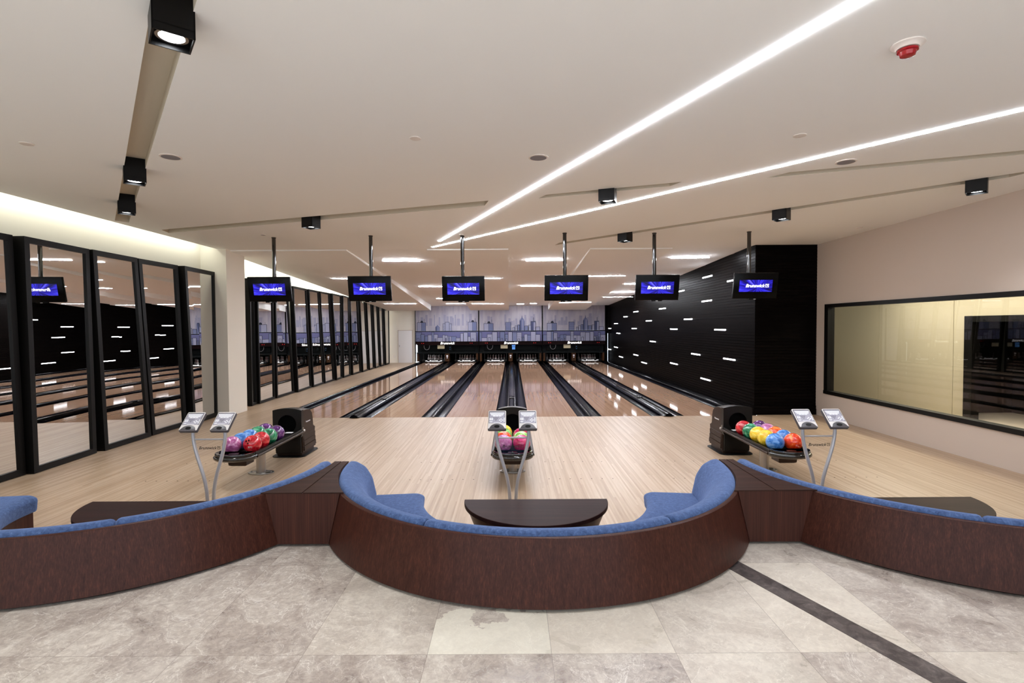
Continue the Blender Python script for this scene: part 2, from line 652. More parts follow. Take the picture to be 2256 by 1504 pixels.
def soften(prof, r=0.02, n=4):
    """rounds the corners of a closed 2-d profile"""
    out = []
    m = len(prof)
    for i in range(m):
        p, a, b = Vector(prof[i]), Vector(prof[i - 1]), Vector(prof[(i + 1) % m])
        da, db = (a - p), (b - p)
        k = min(r, da.length * 0.45, db.length * 0.45)
        s0, s1 = p + da.normalized() * k, p + db.normalized() * k
        for j in range(n + 1):
            u = j / n
            out.append(tuple((1 - u) ** 2 * s0 + 2 * u * (1 - u) * p + u * u * s1))
    return out


_txt = {}


def text_mesh(body, size, depth=0.002, shear=0.0, fat=0.0, logo=False):
    """flat lettering in the xz plane facing -y, centred"""
    key = (body, size, depth, shear, fat, logo)
    if key in _txt:
        return _txt[key]
    cu = bpy.data.curves.new('lettering', 'FONT')
    cu.body = body
    cu.size = size
    cu.shear = shear
    cu.offset = fat
    cu.extrude = depth / 2
    cu.align_x = 'CENTER'
    cu.align_y = 'CENTER'
    o = bpy.data.objects.new('lettering_tmp', cu)
    COL.objects.link(o)
    dg = bpy.context.evaluated_depsgraph_get()
    me = bpy.data.meshes.new_from_object(o.evaluated_get(dg))
    bpy.data.objects.remove(o)
    me.transform(Matrix.Rotation(PI / 2, 4, 'X'))
    if logo:
        xs = [v.co.x for v in me.vertices]
        zs = [v.co.z for v in me.vertices]
        h = max(zs) - min(zs)
        zl = min(zs)
        x = max(xs) + h * 0.14
        b = bmesh.new()
        b.from_mesh(me)
        q = MB()
        q.bm.free()
        q.bm = b
        th = h * 0.13
        d = depth / 2
        q.box(x, x + th, -d, d, zl, zl + h)
        q.box(x + h - th, x + h, -d, d, zl, zl + h)
        q.box(x, x + h * 0.36, -d, d, zl + h - th, zl + h)
        q.box(x + h * 0.6, x + h, -d, d, zl + h - th, zl + h)
        q.box(x, x + h, -d, d, zl, zl + th)
        q.box(x + h * 0.40, x + h * 0.40 + th, -d, d, zl + h * 0.45, zl + h)
        q.box(x + h * 0.40, x + h * 0.78, -d, d, zl + h * 0.45, zl + h * 0.45 + th)
        b.to_mesh(me)
        b.free()
        off = (max(v.co.x for v in me.vertices) + min(v.co.x for v in me.vertices)) / 2
        me.transform(Matrix.Translation((-off, 0, 0)))
    _txt[key] = me
    return me


def lettering(body, width, m, parent, loc, depth=0.002, shear=0.25, fat=0.0, logo=False, rot=(0, 0, 0), name='lettering'):
    me = text_mesh(body, 1.0, 0.02, shear, fat, logo)
    xs = [v.co.x for v in me.vertices]
    k = width / (max(xs) - min(xs))
    me2 = me.copy()
    me2.transform(Matrix.Diagonal((k, depth / 0.02, k, 1)))
    me2.name = name
    me2.materials.clear()
    me2.materials.append(m)
    return link(name, me2, parent, loc, rot)


# ------------------------------------------------------------------ the setting
# approach floor and the walkway beside the lanes
LWID = 1.054
XL1 = -4.787                    # left edge of the leftmost lane
b = MB()
b.face([(XLW - .1, 1.5, 0), (XRW + .1, 1.5, 0), (XRW + .1, YF, 0), (XLW - .1, YF, 0)])
b.face([(XLW - .1, YF, 0), (-5.08, YF, 0), (-5.08, YS + 0.3, 0), (XLW - .1, YS + 0.3, 0)])
b.face([(XDW + .02, YF, 0), (XRW + .1, YF, 0), (XRW + .1, 11.5, 0), (XDW + .02, 11.5, 0)])
b.face([(-5.08, YF, 0), (-5.08, YF, -0.16), (-5.08, YS + .3, -0.16), (-5.08, YS + .3, 0)])
b.face([(-5.08, YF, 0), (5.3, YF, 0), (5.3, YF, -0.16), (-5.08, YF, -0.16)])
b.mi = 1
for k_ in range(6):
    xc_ = XL1 + LWID / 2 + sum([LWID + (0.715 if q_ % 2 == 0 else 0.535) for q_ in range(k_)])
    for yd in (7.42, 6.58):
        for j_ in range(-3, 4):
            b.prism([(xc_ + j_ * .135 + .009 * math.cos(a_), yd + .009 * math.sin(a_)) for a_ in [2 * PI * i_ / 10 for i_ in range(10)]], .0002, .0008)
struct(b.build('floor', [M['maple'], M['hood']], smooth=0), 'pale maple bowling approach floor in front of the lanes', 'floor')
b = MB()
b.box(-5.1, 5.4, YF + 0.002, 31.5, -0.2, -0.13)
struct(b.build('floor_lane_bed', M['deepblack'], smooth=0))

# marble concourse, one step up, its edge curving behind the sofas
CX = [-3.335, 0.195, 3.725]
CY = 4.735
ZM = 0.30
RE = 1.70
edge = [(XRW + .1, YB), (XRW + .1, 3.98)]
for cx in reversed(CX):
    h = math.asin((CY - 3.98) / RE)
    a_r = PI / 2 - h
    for i in range(41):
        a = a_r - 2 * a_r * i / 40
        edge.append((cx + RE * math.sin(a), CY - RE * math.cos(a)))
edge += [(XLW - .1, 3.98), (XLW - .1, YB)]
b = MB()
n = len(edge)
vs = [Vector(p) for p in edge]
res = delaunay_2d_cdt(vs, [(i, (i + 1) % n) for i in range(n)], [list(range(n))], 1, 1e-5)
nv = [b.bm.verts.new((p.x, p.y, ZM)) for p in res[0]]
for f in res[2]:
    b.bm.faces.new([nv[i] for i in f])
for i in range(n):
    p, q = edge[i], edge[(i + 1) % n]
    b.face([(p[0], p[1], 0), (q[0], q[1], 0), (q[0], q[1], ZM), (p[0], p[1], ZM)])
bmesh.ops.remove_doubles(b.bm, verts=b.bm.verts, dist=1e-5)
bmesh.ops.recalc_face_normals(b.bm, faces=b.bm.faces)
struct(b.build('floor_marble', M['marble'], smooth=0), 'mottled beige marble tile floor behind the sofas', 'floor')
# dark inlaid band
p0, p1 = PZ(1612, 1256, ZM), PZ(2048, 1500, ZM)
d = (p1 - p0)
d.z = 0
d.normalize()
q0, q1 = p0 - d * 0.12, p1 + d * 1.8
nn = Vector((-d.y, d.x, 0)) * 0.145
if nn.x < 0:
    nn = -nn
b = MB()
b.prism([(q0.x, q0.y), (q1.x, q1.y), (q1.x + nn.x, q1.y + nn.y), (q0.x + nn.x, q0.y + nn.y)], ZM - 0.01, ZM + 0.0015)
struct(b.build('floor_band', M['darkmarble'], smooth=0), 'dark marble band crossing the pale marble tiles', 'floor')

# ---- ceiling with recessed troughs
def quad_from(tl, tr, bl, ext_r=0.0, ext_l=0.0):
    a, c, e = PZ(*tl, ZC), PZ(*tr, ZC), PZ(*bl, ZC)
    u = (c - a).normalized()
    v_ = e - a
    return [a - u * ext_l, c + u * ext_r, c + u * ext_r + v_, a - u * ext_l + v_]


TR = []
# trough over the mirrors, running towards the camera
a1, a2 = PZ(253, 486, ZC), PZ(316.5, 112, ZC)
b1, b2 = PZ(284, 490, ZC), PZ(399, 114, ZC)
u1 = (a2 - a1).normalized()
sft = max(0.0, (XCE + 0.08) - min(a1.x, b1.x)) / max(abs(u1.x), 1e-3)
a1, b1 = a1 + u1 * sft, b1 + u1 * sft
TR.append([a1, a1 + u1 * 10.5, a1 + u1 * 10.5 + (b1 - a1), b1])
TR.append(quad_from((355.7, 506), (1076.6, 441.7), (372, 513)))
TR.append(quad_from((1203, 428.8), (1502, 400.5), (1187, 436.8)))
TR.append(quad_from((1738.5, 379.5), (2256, 331), (1687, 392.3), ext_r=0.35))
TR.append(quad_from((1232, 534.5), (2256, 378.5), (1222, 540), ext_r=0.15))
# keep every trough inside the flat ceiling
def clampq(q):
    return [Vector((min(max(p.x, XCE + 0.03), XRW - 0.05), min(max(p.y, YB + 0.05), 11.55), ZC)) for p in q]
TR = [clampq(q) for q in TR]
YC = 11.6
outer = [Vector((XCE, YB)), Vector((XRW + .1, YB)), Vector((XRW + .1, YC)), Vector((XCE, YC))]
vs = [v.copy() for v in outer]
es = [(0, 1), (1, 2), (2, 3), (3, 0)]
for q in TR:
    k = len(vs)
    vs += [Vector((p.x, p.y)) for p in q]
    es += [(k + i, k + (i + 1) % 4) for i in range(4)]
res = delaunay_2d_cdt(vs, es, [], 0, 1e-5)


def in_poly(p, q):
    c = False
    for i in range(len(q)):
        a, d_ = q[i], q[i - 1]
        if (a.y > p.y) != (d_.y > p.y) and p.x < (d_.x - a.x) * (p.y - a.y) / (d_.y - a.y) + a.x:
            c = not c
    return c


b = MB()
nv = [b.bm.verts.new((p.x, p.y, ZC)) for p in res[0]]
for f in res[2]:
    g = sum((Vector((res[0][i].x, res[0][i].y)) for i in f), Vector((0, 0))) / 3
    if any(in_poly(g, q) for q in TR):
        continue
    b.bm.faces.new([nv[i] for i in f])
b.mi = 0
# lip of the ceiling over the cove
b.face([(XCE, YB, ZC), (XCE, YC, ZC), (XCE, YC, ZC + .12), (XCE, YB, ZC + .12)])
b.face([(XCE, YB, ZC + .12), (XCE, YC, ZC + .12), (XCE + .2, YC, ZC + .12), (XCE + .2, YB, ZC + .12)])
# trough sides and tops
TD = 0.10
for q in TR:
    for i in range(4):
        p, r = q[i], q[(i + 1) % 4]
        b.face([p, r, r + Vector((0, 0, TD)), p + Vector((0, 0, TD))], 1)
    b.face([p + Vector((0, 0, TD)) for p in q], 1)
struct(b.build('ceiling', [M['paint'], M['trough']], smooth=0), 'flat beige ceiling with light troughs', 'ceiling')


def zbase(y):
    return ZC - 0.0346 * max(0.0, y - 11.0) if y > YC else ZC


def zpanel(y):
    return 3.635 - 0.0535 * (y - YC)


YP = 27.3
PAN = [(-6.42, -3.65, -6.42, -4.22), (-1.87, -0.07, -2.15, -0.15), (1.74, 3.56, 1.9, 3.86)]
b = MB()
zb0 = ZC
b.face([(XCE, YC, ZC), (XRW, YC, ZC), (XRW, 28.7, zbase(28.7)), (XCE, 28.7, zbase(28.7))])
struct(b.build('ceiling_lanes', M['paint'], smooth=0), 'beige ceiling sloping down over the lanes', 'ceiling')
for i, (n0, n1, f0, f1) in enumerate(PAN):
    b = MB()
    lo = [(n0, YC, zpanel(YC)), (n1, YC, zpanel(YC)), (f1, YP, zpanel(YP)), (f0, YP, zpanel(YP))]
    hi = [(x, y, zbase(y) + 0.03) for x, y, z in lo]
    b.loft([lo, hi])
    struct(b.build('ceiling_panel_' + ('left', 'middle', 'right')[i], M['paint'], smooth=0),
           'beige ceiling slab hanging over the %s lanes' % ('left', 'middle', 'right')[i], 'ceiling')


def hit_ceiling(px, py):
    d = ray(px, py)
    t_ = 5.0
    while t_ < 40:
        p = Vector((0, 0, HC)) + d * t_
        z = zbase(p.y)
        if YC < p.y < YP:
            k = (p.y - YC) / (YP - YC)
            for n0, n1, f0, f1 in PAN:
                if n0 + (f0 - n0) * k <= p.x <= n1 + (f1 - n1) * k:
                    z = min(z, zpanel(p.y))
        if p.z >= z:
            return Vector((p.x, p.y, z))
        t_ += 0.01
    return p


# ---- mirror wall, pillar, cove
b = MB()
b.box(XLW - 0.15, XLW, YB, YS + .4, 0, 4.1)
b.box(XLW, XCE + 0.25, YB, YS + .4, 4.02, 4.1)
struct(b.build('wall_left', M['creamwall'], smooth=0), 'cream wall behind the leaning mirrors', 'wall')
b = MB()
b.box(XLW, -6.22, 11.42, 12.2, 0, 4.0)
struct(b.build('wall_pillar', M['creamwall'], smooth=0), 'cream square pillar between the two rows of mirrors', 'pillar')
# back wall with its door
XB0 = XLW
b = MB()
b.box(XLW - .1, -5.27, YS + 0.1, YS + 0.25, 0, 3.4)
struct(b.build('wall_back', M['creamwall'], smooth=0), 'cream end wall beside the pin machines', 'wall')
dz0, dz1 = PY(893, 728, YS + .08), PY(893, 801, YS + .08)
dx0, dx1 = PY(878, 760, YS + .08).x, PY(908, 760, YS + .08).x
b = MB()
b.box(dx0, dx1, YS + 0.05, YS + 0.1, 0.0, dz0.z, bev=0.006)
dr = struct(b.build('door_1', M['doorwhite']), 'white service door in the end wall', 'door')
b = MB()
for x0, x1, z0, z1 in ((dx0 - .03, dx0, 0, dz0.z + .03), (dx1, dx1 + .03, 0, dz0.z + .03), (dx0 - .03, dx1 + .03, dz0.z, dz0.z + .03)):
    b.box(x0, x1, YS + 0.06, YS + 0.1, z0, z1)
b.build('door_frame', M['wallpaint'], dr)
b = MB()
b.box(dx0 + .05, dx0 + .07, YS + 0.0, YS + 0.05, 0.85, 0.97)
b.build('door_handle', M['chrome'], dr)
p = PY(869, 785, YS + .1)
b = MB()
b.box(-.045, .045, -.012, 0, -.045, .045, bev=0.004)
so = thing('wall_socket', 'small white wall socket left of the white service door', 'socket', (p.x, YS + .1, p.z))
b.build('cover_plate', M['whiteplastic'], so)
b = MB()
b.cyl((0, -.014, 0), .022, .006, 16, 'Y')
b.build('socket_face', M['white'], so)

# ---- dark slatted wall
prof = []
z = 0.0
b = MB()
pitch = 0.066
rows = int(3.72 / pitch) + 1
pts = []
for k in range(rows):
    z0, z1 = k * pitch, (k + 1) * pitch
    pts += [(0.0, z0 + 0.004), (0.0, z1 - 0.004), (0.012, z1 - 0.004), (0.012, z1 + 0.004)]
base_t = 0.035
for k in range(len(pts) - 1):
    o0, za = pts[k]
    o1, zz = pts[k + 1]
    b.face([(XDW + o0, 11.26 + o0, za), (XDW + o0, 31, za), (XDW + o1, 31, zz), (XDW + o1, 11.26 + o1, zz)])
    b.face([(XDW + o0, 11.26 + o0, za), (XDW + o1, 11.26 + o1, zz), (XRW, 11.26 + o1, zz), (XRW, 11.26 + o0, za)])
struct(b.build('wall_right_lanes', M['slat'], smooth=0), 'black slatted wall block dotted with small white lights', 'wall')
b = MB()
b.box(XDW - 0.03, XRW - .002, 11.225, 11.255, 0, 0.13, bev=0.01)
b.box(XDW - 0.02, XRW - .002, 11.235, 11.255, 0.13, 0.2, bev=0.01)
struct(b.build('baseboard_right', M['slat']))

# ---- window wall on the right
WZ0, WZ1, WY0, WY1 = 0.497, 2.365, 2.9, 10.95
b = MB()
b.box(XRW, XRW + .16, YB, 11.30, 0, WZ0)
b.box(XRW, XRW + .16, YB, 11.30, WZ1, 3.75)
b.box(XRW, XRW + .16, YB, WY0, WZ0, WZ1)
b.box(XRW, XRW + .16, WY1, 11.30, WZ0, WZ1)
struct(b.build('wall_right', M['wallpaint'], smooth=0), 'beige wall around the long interior window', 'wall')
b = MB()
fw = 0.07
b.box(XRW - .02, XRW + .12, WY0, WY1, WZ1 - fw, WZ1)
b.box(XRW - .03, XRW + .12, WY0, WY1, WZ0, WZ0 + fw)
b.box(XRW - .02, XRW + .12, WY1 - 0.12, WY1, WZ0 + fw, WZ1 - fw)
b.box(XRW - .02, XRW + .12, WY0, WY0 + 0.08, WZ0 + fw, WZ1 - fw)
win = struct(b.build('window_1', M['frame'], smooth=0), 'long dark framed interior window in the right wall', 'window')
b = MB()
b.box(XRW + .045, XRW + .055, WY0 + .08, WY1 - .12, WZ0 + fw, WZ1 - fw)
b.build('pane', M['glass'], win, smooth=0)
# room behind the glass
M['neighbour'] = mat('olive_beige_panels', lin(192, 182, 162), 0.7)
b = MB()
ys = [2.0, 7.2, 8.9, 11.0, 13.24, 16.0]
for y0, y1 in zip(ys, ys[1:]):
    if y0 == 8.9:
        b.box(9.3, 9.4, y0, y1 - .015, 2.1, 3.0)
        b.box(9.3, 9.4, 10.69, y1 - .015, 0, 2.1)
    else:
        b.box(9.3, 9.4, y0, y1 - .015, 0, 3.0)
b.box(XRW + .16, 9.4, 16.0, 16.1, 0, 3.0)
b.box(XRW + .16, 9.4, 1.9, 2.0, 0, 3.0)
struct(b.build('wall_neighbour', M['neighbour'], smooth=0), 'olive beige panel wall seen through the window', 'wall')
b = MB()
b.box(XRW + .1, 11.5, 2.0, 16.0, -0.06, 0.0)
struct(b.build('floor_neighbour', M['wallpaint'], smooth=0))
b = MB()
b.box(XRW + .16, 11.5, 2.0, 16.0, 3.0, 3.06)
struct(b.build('ceiling_neighbour', M['paint'], smooth=0))
b = MB()
b.box(9.26, 9.42, 10.5, 10.69, 0, 2.1)
b.box(9.26, 9.42, 8.9, 9.05, 0, 2.1)
b.box(9.26, 9.42, 9.05, 10.5, 1.98, 2.1)
b.box(10.9, 11.0, 8.5, 11.4, 0, 2.6)
b.box(9.4, 10.9, 8.5, 8.55, 0, 2.6)
b.box(9.4, 10.9, 11.35, 11.4, 0, 2.6)
b.box(9.4, 11.0, 8.5, 11.4, 2.55, 2.6)
dr2 = struct(b.build('door_2', M['frame'], smooth=0), 'dark doorway behind the interior window', 'door')

# ------------------------------------------------------------------ mirrors
def D_of(px):
    return PX(px, 745, -6.5).y


MIR = [  # top near px, top far px, bottom near px, bottom far px
    (-190, 31, -190, 44), (42, 199, 48, 203), (203, 304, 218, 325), (309, 393, 331, 405), (399, 475, 412, 475),
    (547, 560, 547, 562), (562, 602, 563, 602), (604, 634, 604, 645), (641, 676, 648, 683), (678, 703, 685, 711),
    (704, 728, 712, 735), (729, 753, 736, 752), (753.5, 769, 753, 770), (770, 788, 774, 794), (790, 804, 795, 810),
    (806, 819, 811, 823.5), (820, 831.5, 824, 836), (832.5, 843.5, 836.5, 846), (844.5, 857, 847, 857)]
ORD = ['first', 'second', 'third', 'fourth', 'fifth', 'sixth', 'seventh', 'eighth', 'ninth', 'tenth', 'eleventh', 'twelfth', 'thirteenth', 'fourteenth']
for i, (tn, tf, bn, bf) in enumerate(MIR):
    tilt = [0.0, .045, -.015, -.06, .04, .0, .015, -.01, .03, .0, -.015, .02, .0, -.01, .02, .0, .01, .0, .01][i]
    xn, xf = -6.46 + tilt, -6.50
    H = 3.16
    yb0, yb1, yt0, yt1 = D_of(bn), D_of(bf), D_of(tn), D_of(tf)
    if yb1 > 27.9:
        yb1 = yt1 = 27.9
    corners = [Vector((xn, yb0, 0.01)), Vector((xf, yb1, 0.01)), Vector((xf, yt1, H)), Vector((xn, yt0, H))]
    cen = Vector((min(xn, xf), (yb0 + yb1) / 2, 0))
    if i < 5:
        lab = 'tall black framed mirror on the left wall, %s of five before the pillar' % ORD[i]
    else:
        lab = 'tall black framed mirror beside the lanes, %s beyond the pillar' % ORD[i - 5]
    th = thing('wall_mirror', lab, 'mirror', cen, group='leaning mirrors before the pillar' if i < 5 else 'leaning mirrors beyond the pillar')
    fw_ = 0.08 if i < 5 else 0.058
    inner = []
    for k in range(4):
        p = corners[k]
        e1 = (corners[(k + 1) % 4] - p).normalized()
        e0 = (corners[k - 1] - p).normalized()
        inner.append(p + (e1 + e0) * fw_)
    dn = Vector((0.025, 0, 0))
    bk = Vector((-0.2 if i < 5 else -0.1, 0, 0))
    fm = MB()
    for k in range(4):
        a, c = corners[k], corners[(k + 1) % 4]
        d0, d1 = inner[(k + 1) % 4], inner[k]
        lo = [p + dn - cen for p in (a, c, d0, d1)]
        hi = [p + bk - cen for p in (a, c, d0, d1)]
        fm.loft([lo, hi])
    fm.build('frame', M['frame'], th, smooth=0)
    gm = MB()
    lo = [p - cen for p in inner]
    gm.loft([lo, [p - cen + Vector((-0.01, 0, 0)) for p in inner]])
    gm.build('mirror_glass', M['mirror'], th, smooth=0)

# ------------------------------------------------------------------ lanes
LW = 1.054
LE = []
x = XL1
for k in range(6):
    LE.append((x, x + LW))
    x += LW + (0.715 if k % 2 == 0 else 0.535)
LN = ['leftmost lane', 'second lane from the left', 'third lane from the left', 'third lane from the right', 'second lane from the right', 'rightmost lane']
for k, (x0, x1) in enumerate(LE):
    xc = (x0 + x1) / 2
    th = thing('bowling_lane', 'glossy wooden bowling lane, the %s' % LN[k], 'bowling lane', (xc, YF, 0), group='bowling lanes')
    b = MB()
    b.box(-LW / 2, LW / 2, 0.003, YS - YF + 1.85, -0.06, 0.0)
    lane_o = b.build('lane_surface', M['lane'], None, smooth=0)
    # object coordinates of the boards follow the world so neighbouring lanes differ
    lane_o.data.transform(Matrix.Translation((xc, YF, 0)))
    lane_o.location = (-xc, -YF, 0)
    lane_o.parent = th
    for j in range(7):
        u = j - 3
        yy = 3.5 + (3 - abs(u)) * 0.30 + 0.1
        a = MB()
        a.prism([(u * 0.135 - .018, yy), (u * 0.135 + .018, yy), (u * 0.135, yy + .15)], 0.0003, 0.0012)
        a.build('aiming_arrow', M['ink'], th, smooth=0)

# gutters between and beside the lanes
GW = 0.235
gaps = [(LE[0][0] - 0.31, LE[0][0], 'left')] + [(LE[k][1], LE[k + 1][0], 'pair' if k % 2 == 0 else 'plain') for k in range(5)] + [(LE[5][1], XDW, 'right')]
GL = ['black gutter left of the leftmost lane', 'black double gutter with a broad ball track between the two leftmost lanes',
      'narrow black double gutter between the second and third lanes from the left',
      'black double gutter with a ball track behind the middle ball return',
      'narrow black double gutter between the second and third lanes from the right',
      'black double gutter with a broad ball track between the two rightmost lanes',
      'black gutter between the rightmost lane and the slatted wall']
YE = YS + 1.8 - YF


def gutter_prof(x0, x1, n=10):
    out = []
    for i in range(n + 1):
        a = PI * i / n
        out.append(((x0 + x1) / 2 - (x1 - x0) / 2 * math.cos(a), -0.085 * math.sin(a) ** 0.8 - 0.004))
    return out


for k, (x0, x1, kd) in enumerate(gaps):
    xc = (x0 + x1) / 2
    th = thing('lane_gutter', GL[k], 'gutter', (xc, YF, 0), group='gutters along the lanes')
    chans = []
    if kd in ('pair', 'plain'):
        chans = [(x0, x0 + GW), (x1 - GW, x1)]
        cap = (x0 + GW, x1 - GW)
    elif kd == 'left':
        chans = [(x1 - GW, x1)]
        cap = (x0, x1 - GW)
    else:
        chans = [(x0, x0 + GW)]
        cap = (x0 + GW, x1 - .004)
    for c0, c1 in chans:
        b = MB()
        pr = gutter_prof(c0 - xc, c1 - xc)
        loop = pr + [(c1 - xc, -0.12), (c0 - xc, -0.12)]
        b.loft([[(p[0], 0.004, p[1]) for p in loop], [(p[0], YE, p[1]) for p in loop]])
        b.build('gutter_channel', M['gutter'], th, smooth=50)
    b = MB()
    c0, c1 = cap[0] - xc, cap[1] - xc
    w_ = c1 - c0
    if kd == 'pair':
        top = [(c0, -0.11), (c0, 0.0), (c0 + .03, 0.045), (c0 + .05, 0.05), (c0 + .07, .03), (c1 - .07, .03), (c1 - .05, .05), (c1 - .03, .045), (c1, 0.0), (c1, -0.11)]
        y0 = -0.10
    elif kd == 'plain':
        top = [(c0, -0.11), (c0, 0.0), (c0 + .012, .03), (c0 + w_ / 2, .042), (c1 - .012, .03), (c1, 0), (c1, -.11)]
        y0 = -0.06
    else:
        top = [(c0, -0.11), (c0, 0.03), (c0 + .02, .045), (c1 - .02, .045), (c1, 0.02), (c1, -.11)]
        y0 = 0.004
    b.loft([[(p[0], y0 if p[1] > 0.001 else 0.004, p[1] if p[1] <= 0.001 else p[1] * 0.45 + 0.004) for p in top]] +
           [[(p[0], 0.25, p[1]) for p in top], [(p[0], YE, p[1]) for p in top]])
    b.build('gutter_cap', M['cap'], th, smooth=40)
    if kd == 'pair':
        # raised hump cover over the ball track and an oval lid
        b = MB()
        e0, e1 = c0 + .045, c1 - .045
        hump = [(e0, .02), (e0 + .02, .06), ((e0 + e1) / 2, .075), (e1 - .02, .06), (e1, .02)]
        y0 = -0.1 if k != 3 else 0.0
        b.loft([[(p[0], y0, p[1]) for p in hump], [(p[0], 2.9, p[1]) for p in hump]])
        b.build('track_cover', M['gutter'], th, smooth=50)
        b = MB()
        b.prism([(w_ * .3 * math.cos(a_) + (c0 + c1) / 2, 2.5 + .16 * math.sin(a_)) for a_ in [2 * PI * j / 20 for j in range(20)]], 0.07, 0.082, bev=0.004)
        b.build('track_lid', M['cap'], th)

# ------------------------------------------------------------------ pin machines at the far end
UX = [-5.24, -1.80, 1.64, 5.06]
zU1, zU0 = PY(1127, 674, YS).z, PY(1127, 728.7, YS).z
zL0 = PY(1127, 751, YS).z
zF0 = PY(1127, 759, YS).z
zB = PY(1127, 775.5, YS).z
M['muralhi'] = mat('mural_upper', lin(160, 156, 168), 0.7)
t = NT(M['muralhi'])
t.l(t.ramp(t.noise(t.coord(scale=(2.5, 1, 0.5)), 2.0, 3), [(0.35, lin(148, 146, 162)), (0.65, lin(170, 165, 174))]), t.b.inputs['Base Color'])
M['murallo'] = mat('mural_lower', lin(92, 94, 136), 0.7)
M['mg'] = mat('mural_ghost', lin(138, 138, 158), 0.7)
M['mb1'] = mat('mural_building_pale', lin(142, 144, 168), 0.7)
M['mb2'] = mat('mural_building_mid', lin(98, 106, 142), 0.7)
M['mb3'] = mat('mural_building_dark', lin(58, 66, 102), 0.7)
M['mline'] = mat('mural_ink_line', lin(20, 25, 46), 0.7)
MURAL = [M['muralhi'], M['murallo'], M['mb1'], M['mb2'], M['mb3'], M['mline'], M['mg']]
rnd = random.Random(3)


def outline(b, x0, x1, z0, z1, y, t=0.018):
    b.mi = 5
    for a in ((x0, x0 + t, z0, z1), (x1 - t, x1, z0, z1), (x0, x1, z1 - t, z1)):
        b.box(a[0], a[1], y - .002, y, a[2], a[3])


def tower(b, x0, x1, z0, h, y, kind):
    """one drawn building on the mural board"""
    z1 = z0 + h
    b.mi = {'pale': 2, 'mid': 3, 'dark': 4, 'lines': 2, 'line_dark': 3, 'dome': 2, 'spire': 3, 'ghost': 2}[kind]
    if kind == 'spire':
        xm = (x0 + x1) / 2
        w2 = (x1 - x0) / 2
        zz = z0 + h * 0.62
        b.mi = 3
        pts = [(x0, z0), (x1, z0), (x1, zz), (xm + w2 * .7, zz + h * .14), (xm + w2 * .25, zz + h * .2), (xm, z1), (xm - w2 * .25, zz + h * .2), (xm - w2 * .7, zz + h * .14), (x0, zz)]
        b.prism([(p[0], p[1]) for p in pts], 0, 0.003, mt=Matrix.Translation((0, y, 0)) @ Matrix.Rotation(PI / 2, 4, 'X'))
        b.mi = 4
        b.box(xm - w2 * .95, xm - w2 * .45, y - .005, y - .003, z0, zz + h * .05)
        b.mi = 2
        b.box(xm + w2 * .1, xm + w2 * .35, y - .005, y - .003, z0, zz + h * .1)
        b.mi = 5
        for xx in (x0, xm - .006, x1 - .012):
            b.box(xx, xx + .012, y - .006, y - .003, z0, zz + (h * .36 if xx > x0 and xx < x1 - .02 else 0))
        return
    b.box(x0, x1, y - .003, y, z0, z1)
    outline(b, x0, x1, z0, z1, y - .003)
    if kind in ('lines', 'line_dark'):
        k = z0 + 0.05
        while k < z1 - 0.02:
            j = rnd.uniform(0, .2) * (x1 - x0)
            b.mi = 5 if kind == 'lines' else 2
            b.box(x0 + j, x1 - rnd.uniform(0, .2) * (x1 - x0), y - .006, y - .003, k, k + .008)
            k += rnd.uniform(.06, .1)
    if kind == 'dome':
        b.mi = 3
        b.box((x0 + x1) / 2, x1 - .014, y - .005, y - .003, z0, z1 - .02)
        b.mi = 5
        b.box((x0 + x1) / 2 - .006, (x0 + x1) / 2 + .006, y - .006, y - .003, z0, z1)
        xm, r_ = (x0 + x1) / 2 + .02, (x1 - x0) * .16
        b.prism([(xm + r_ * math.cos(a), z1 + r_ * 1.3 * math.sin(a)) for a in [PI * i / 10 for i in range(11)]], 0, .004, mt=Matrix.Translation((0, y, 0)) @ Matrix.Rotation(PI / 2, 4, 'X'))
        b.box(x1 - .1, x1 - .085, y - .004, y - .001, z1, z1 + .2)
        b.box(x0 + .08, x0 + .092, y - .004, y - .001, z1, z1 + .12)
    if kind == 'dark':
        b.mi = 2
        b.box(x0 + (x1 - x0) * .6, x1 - .015, y - .005, y - .003, z0, z1 - .05)
        b.mi = 5
        b.box(x1 - .12, x1 - .1, y - .004, y - .001, z1, z1 + .2)


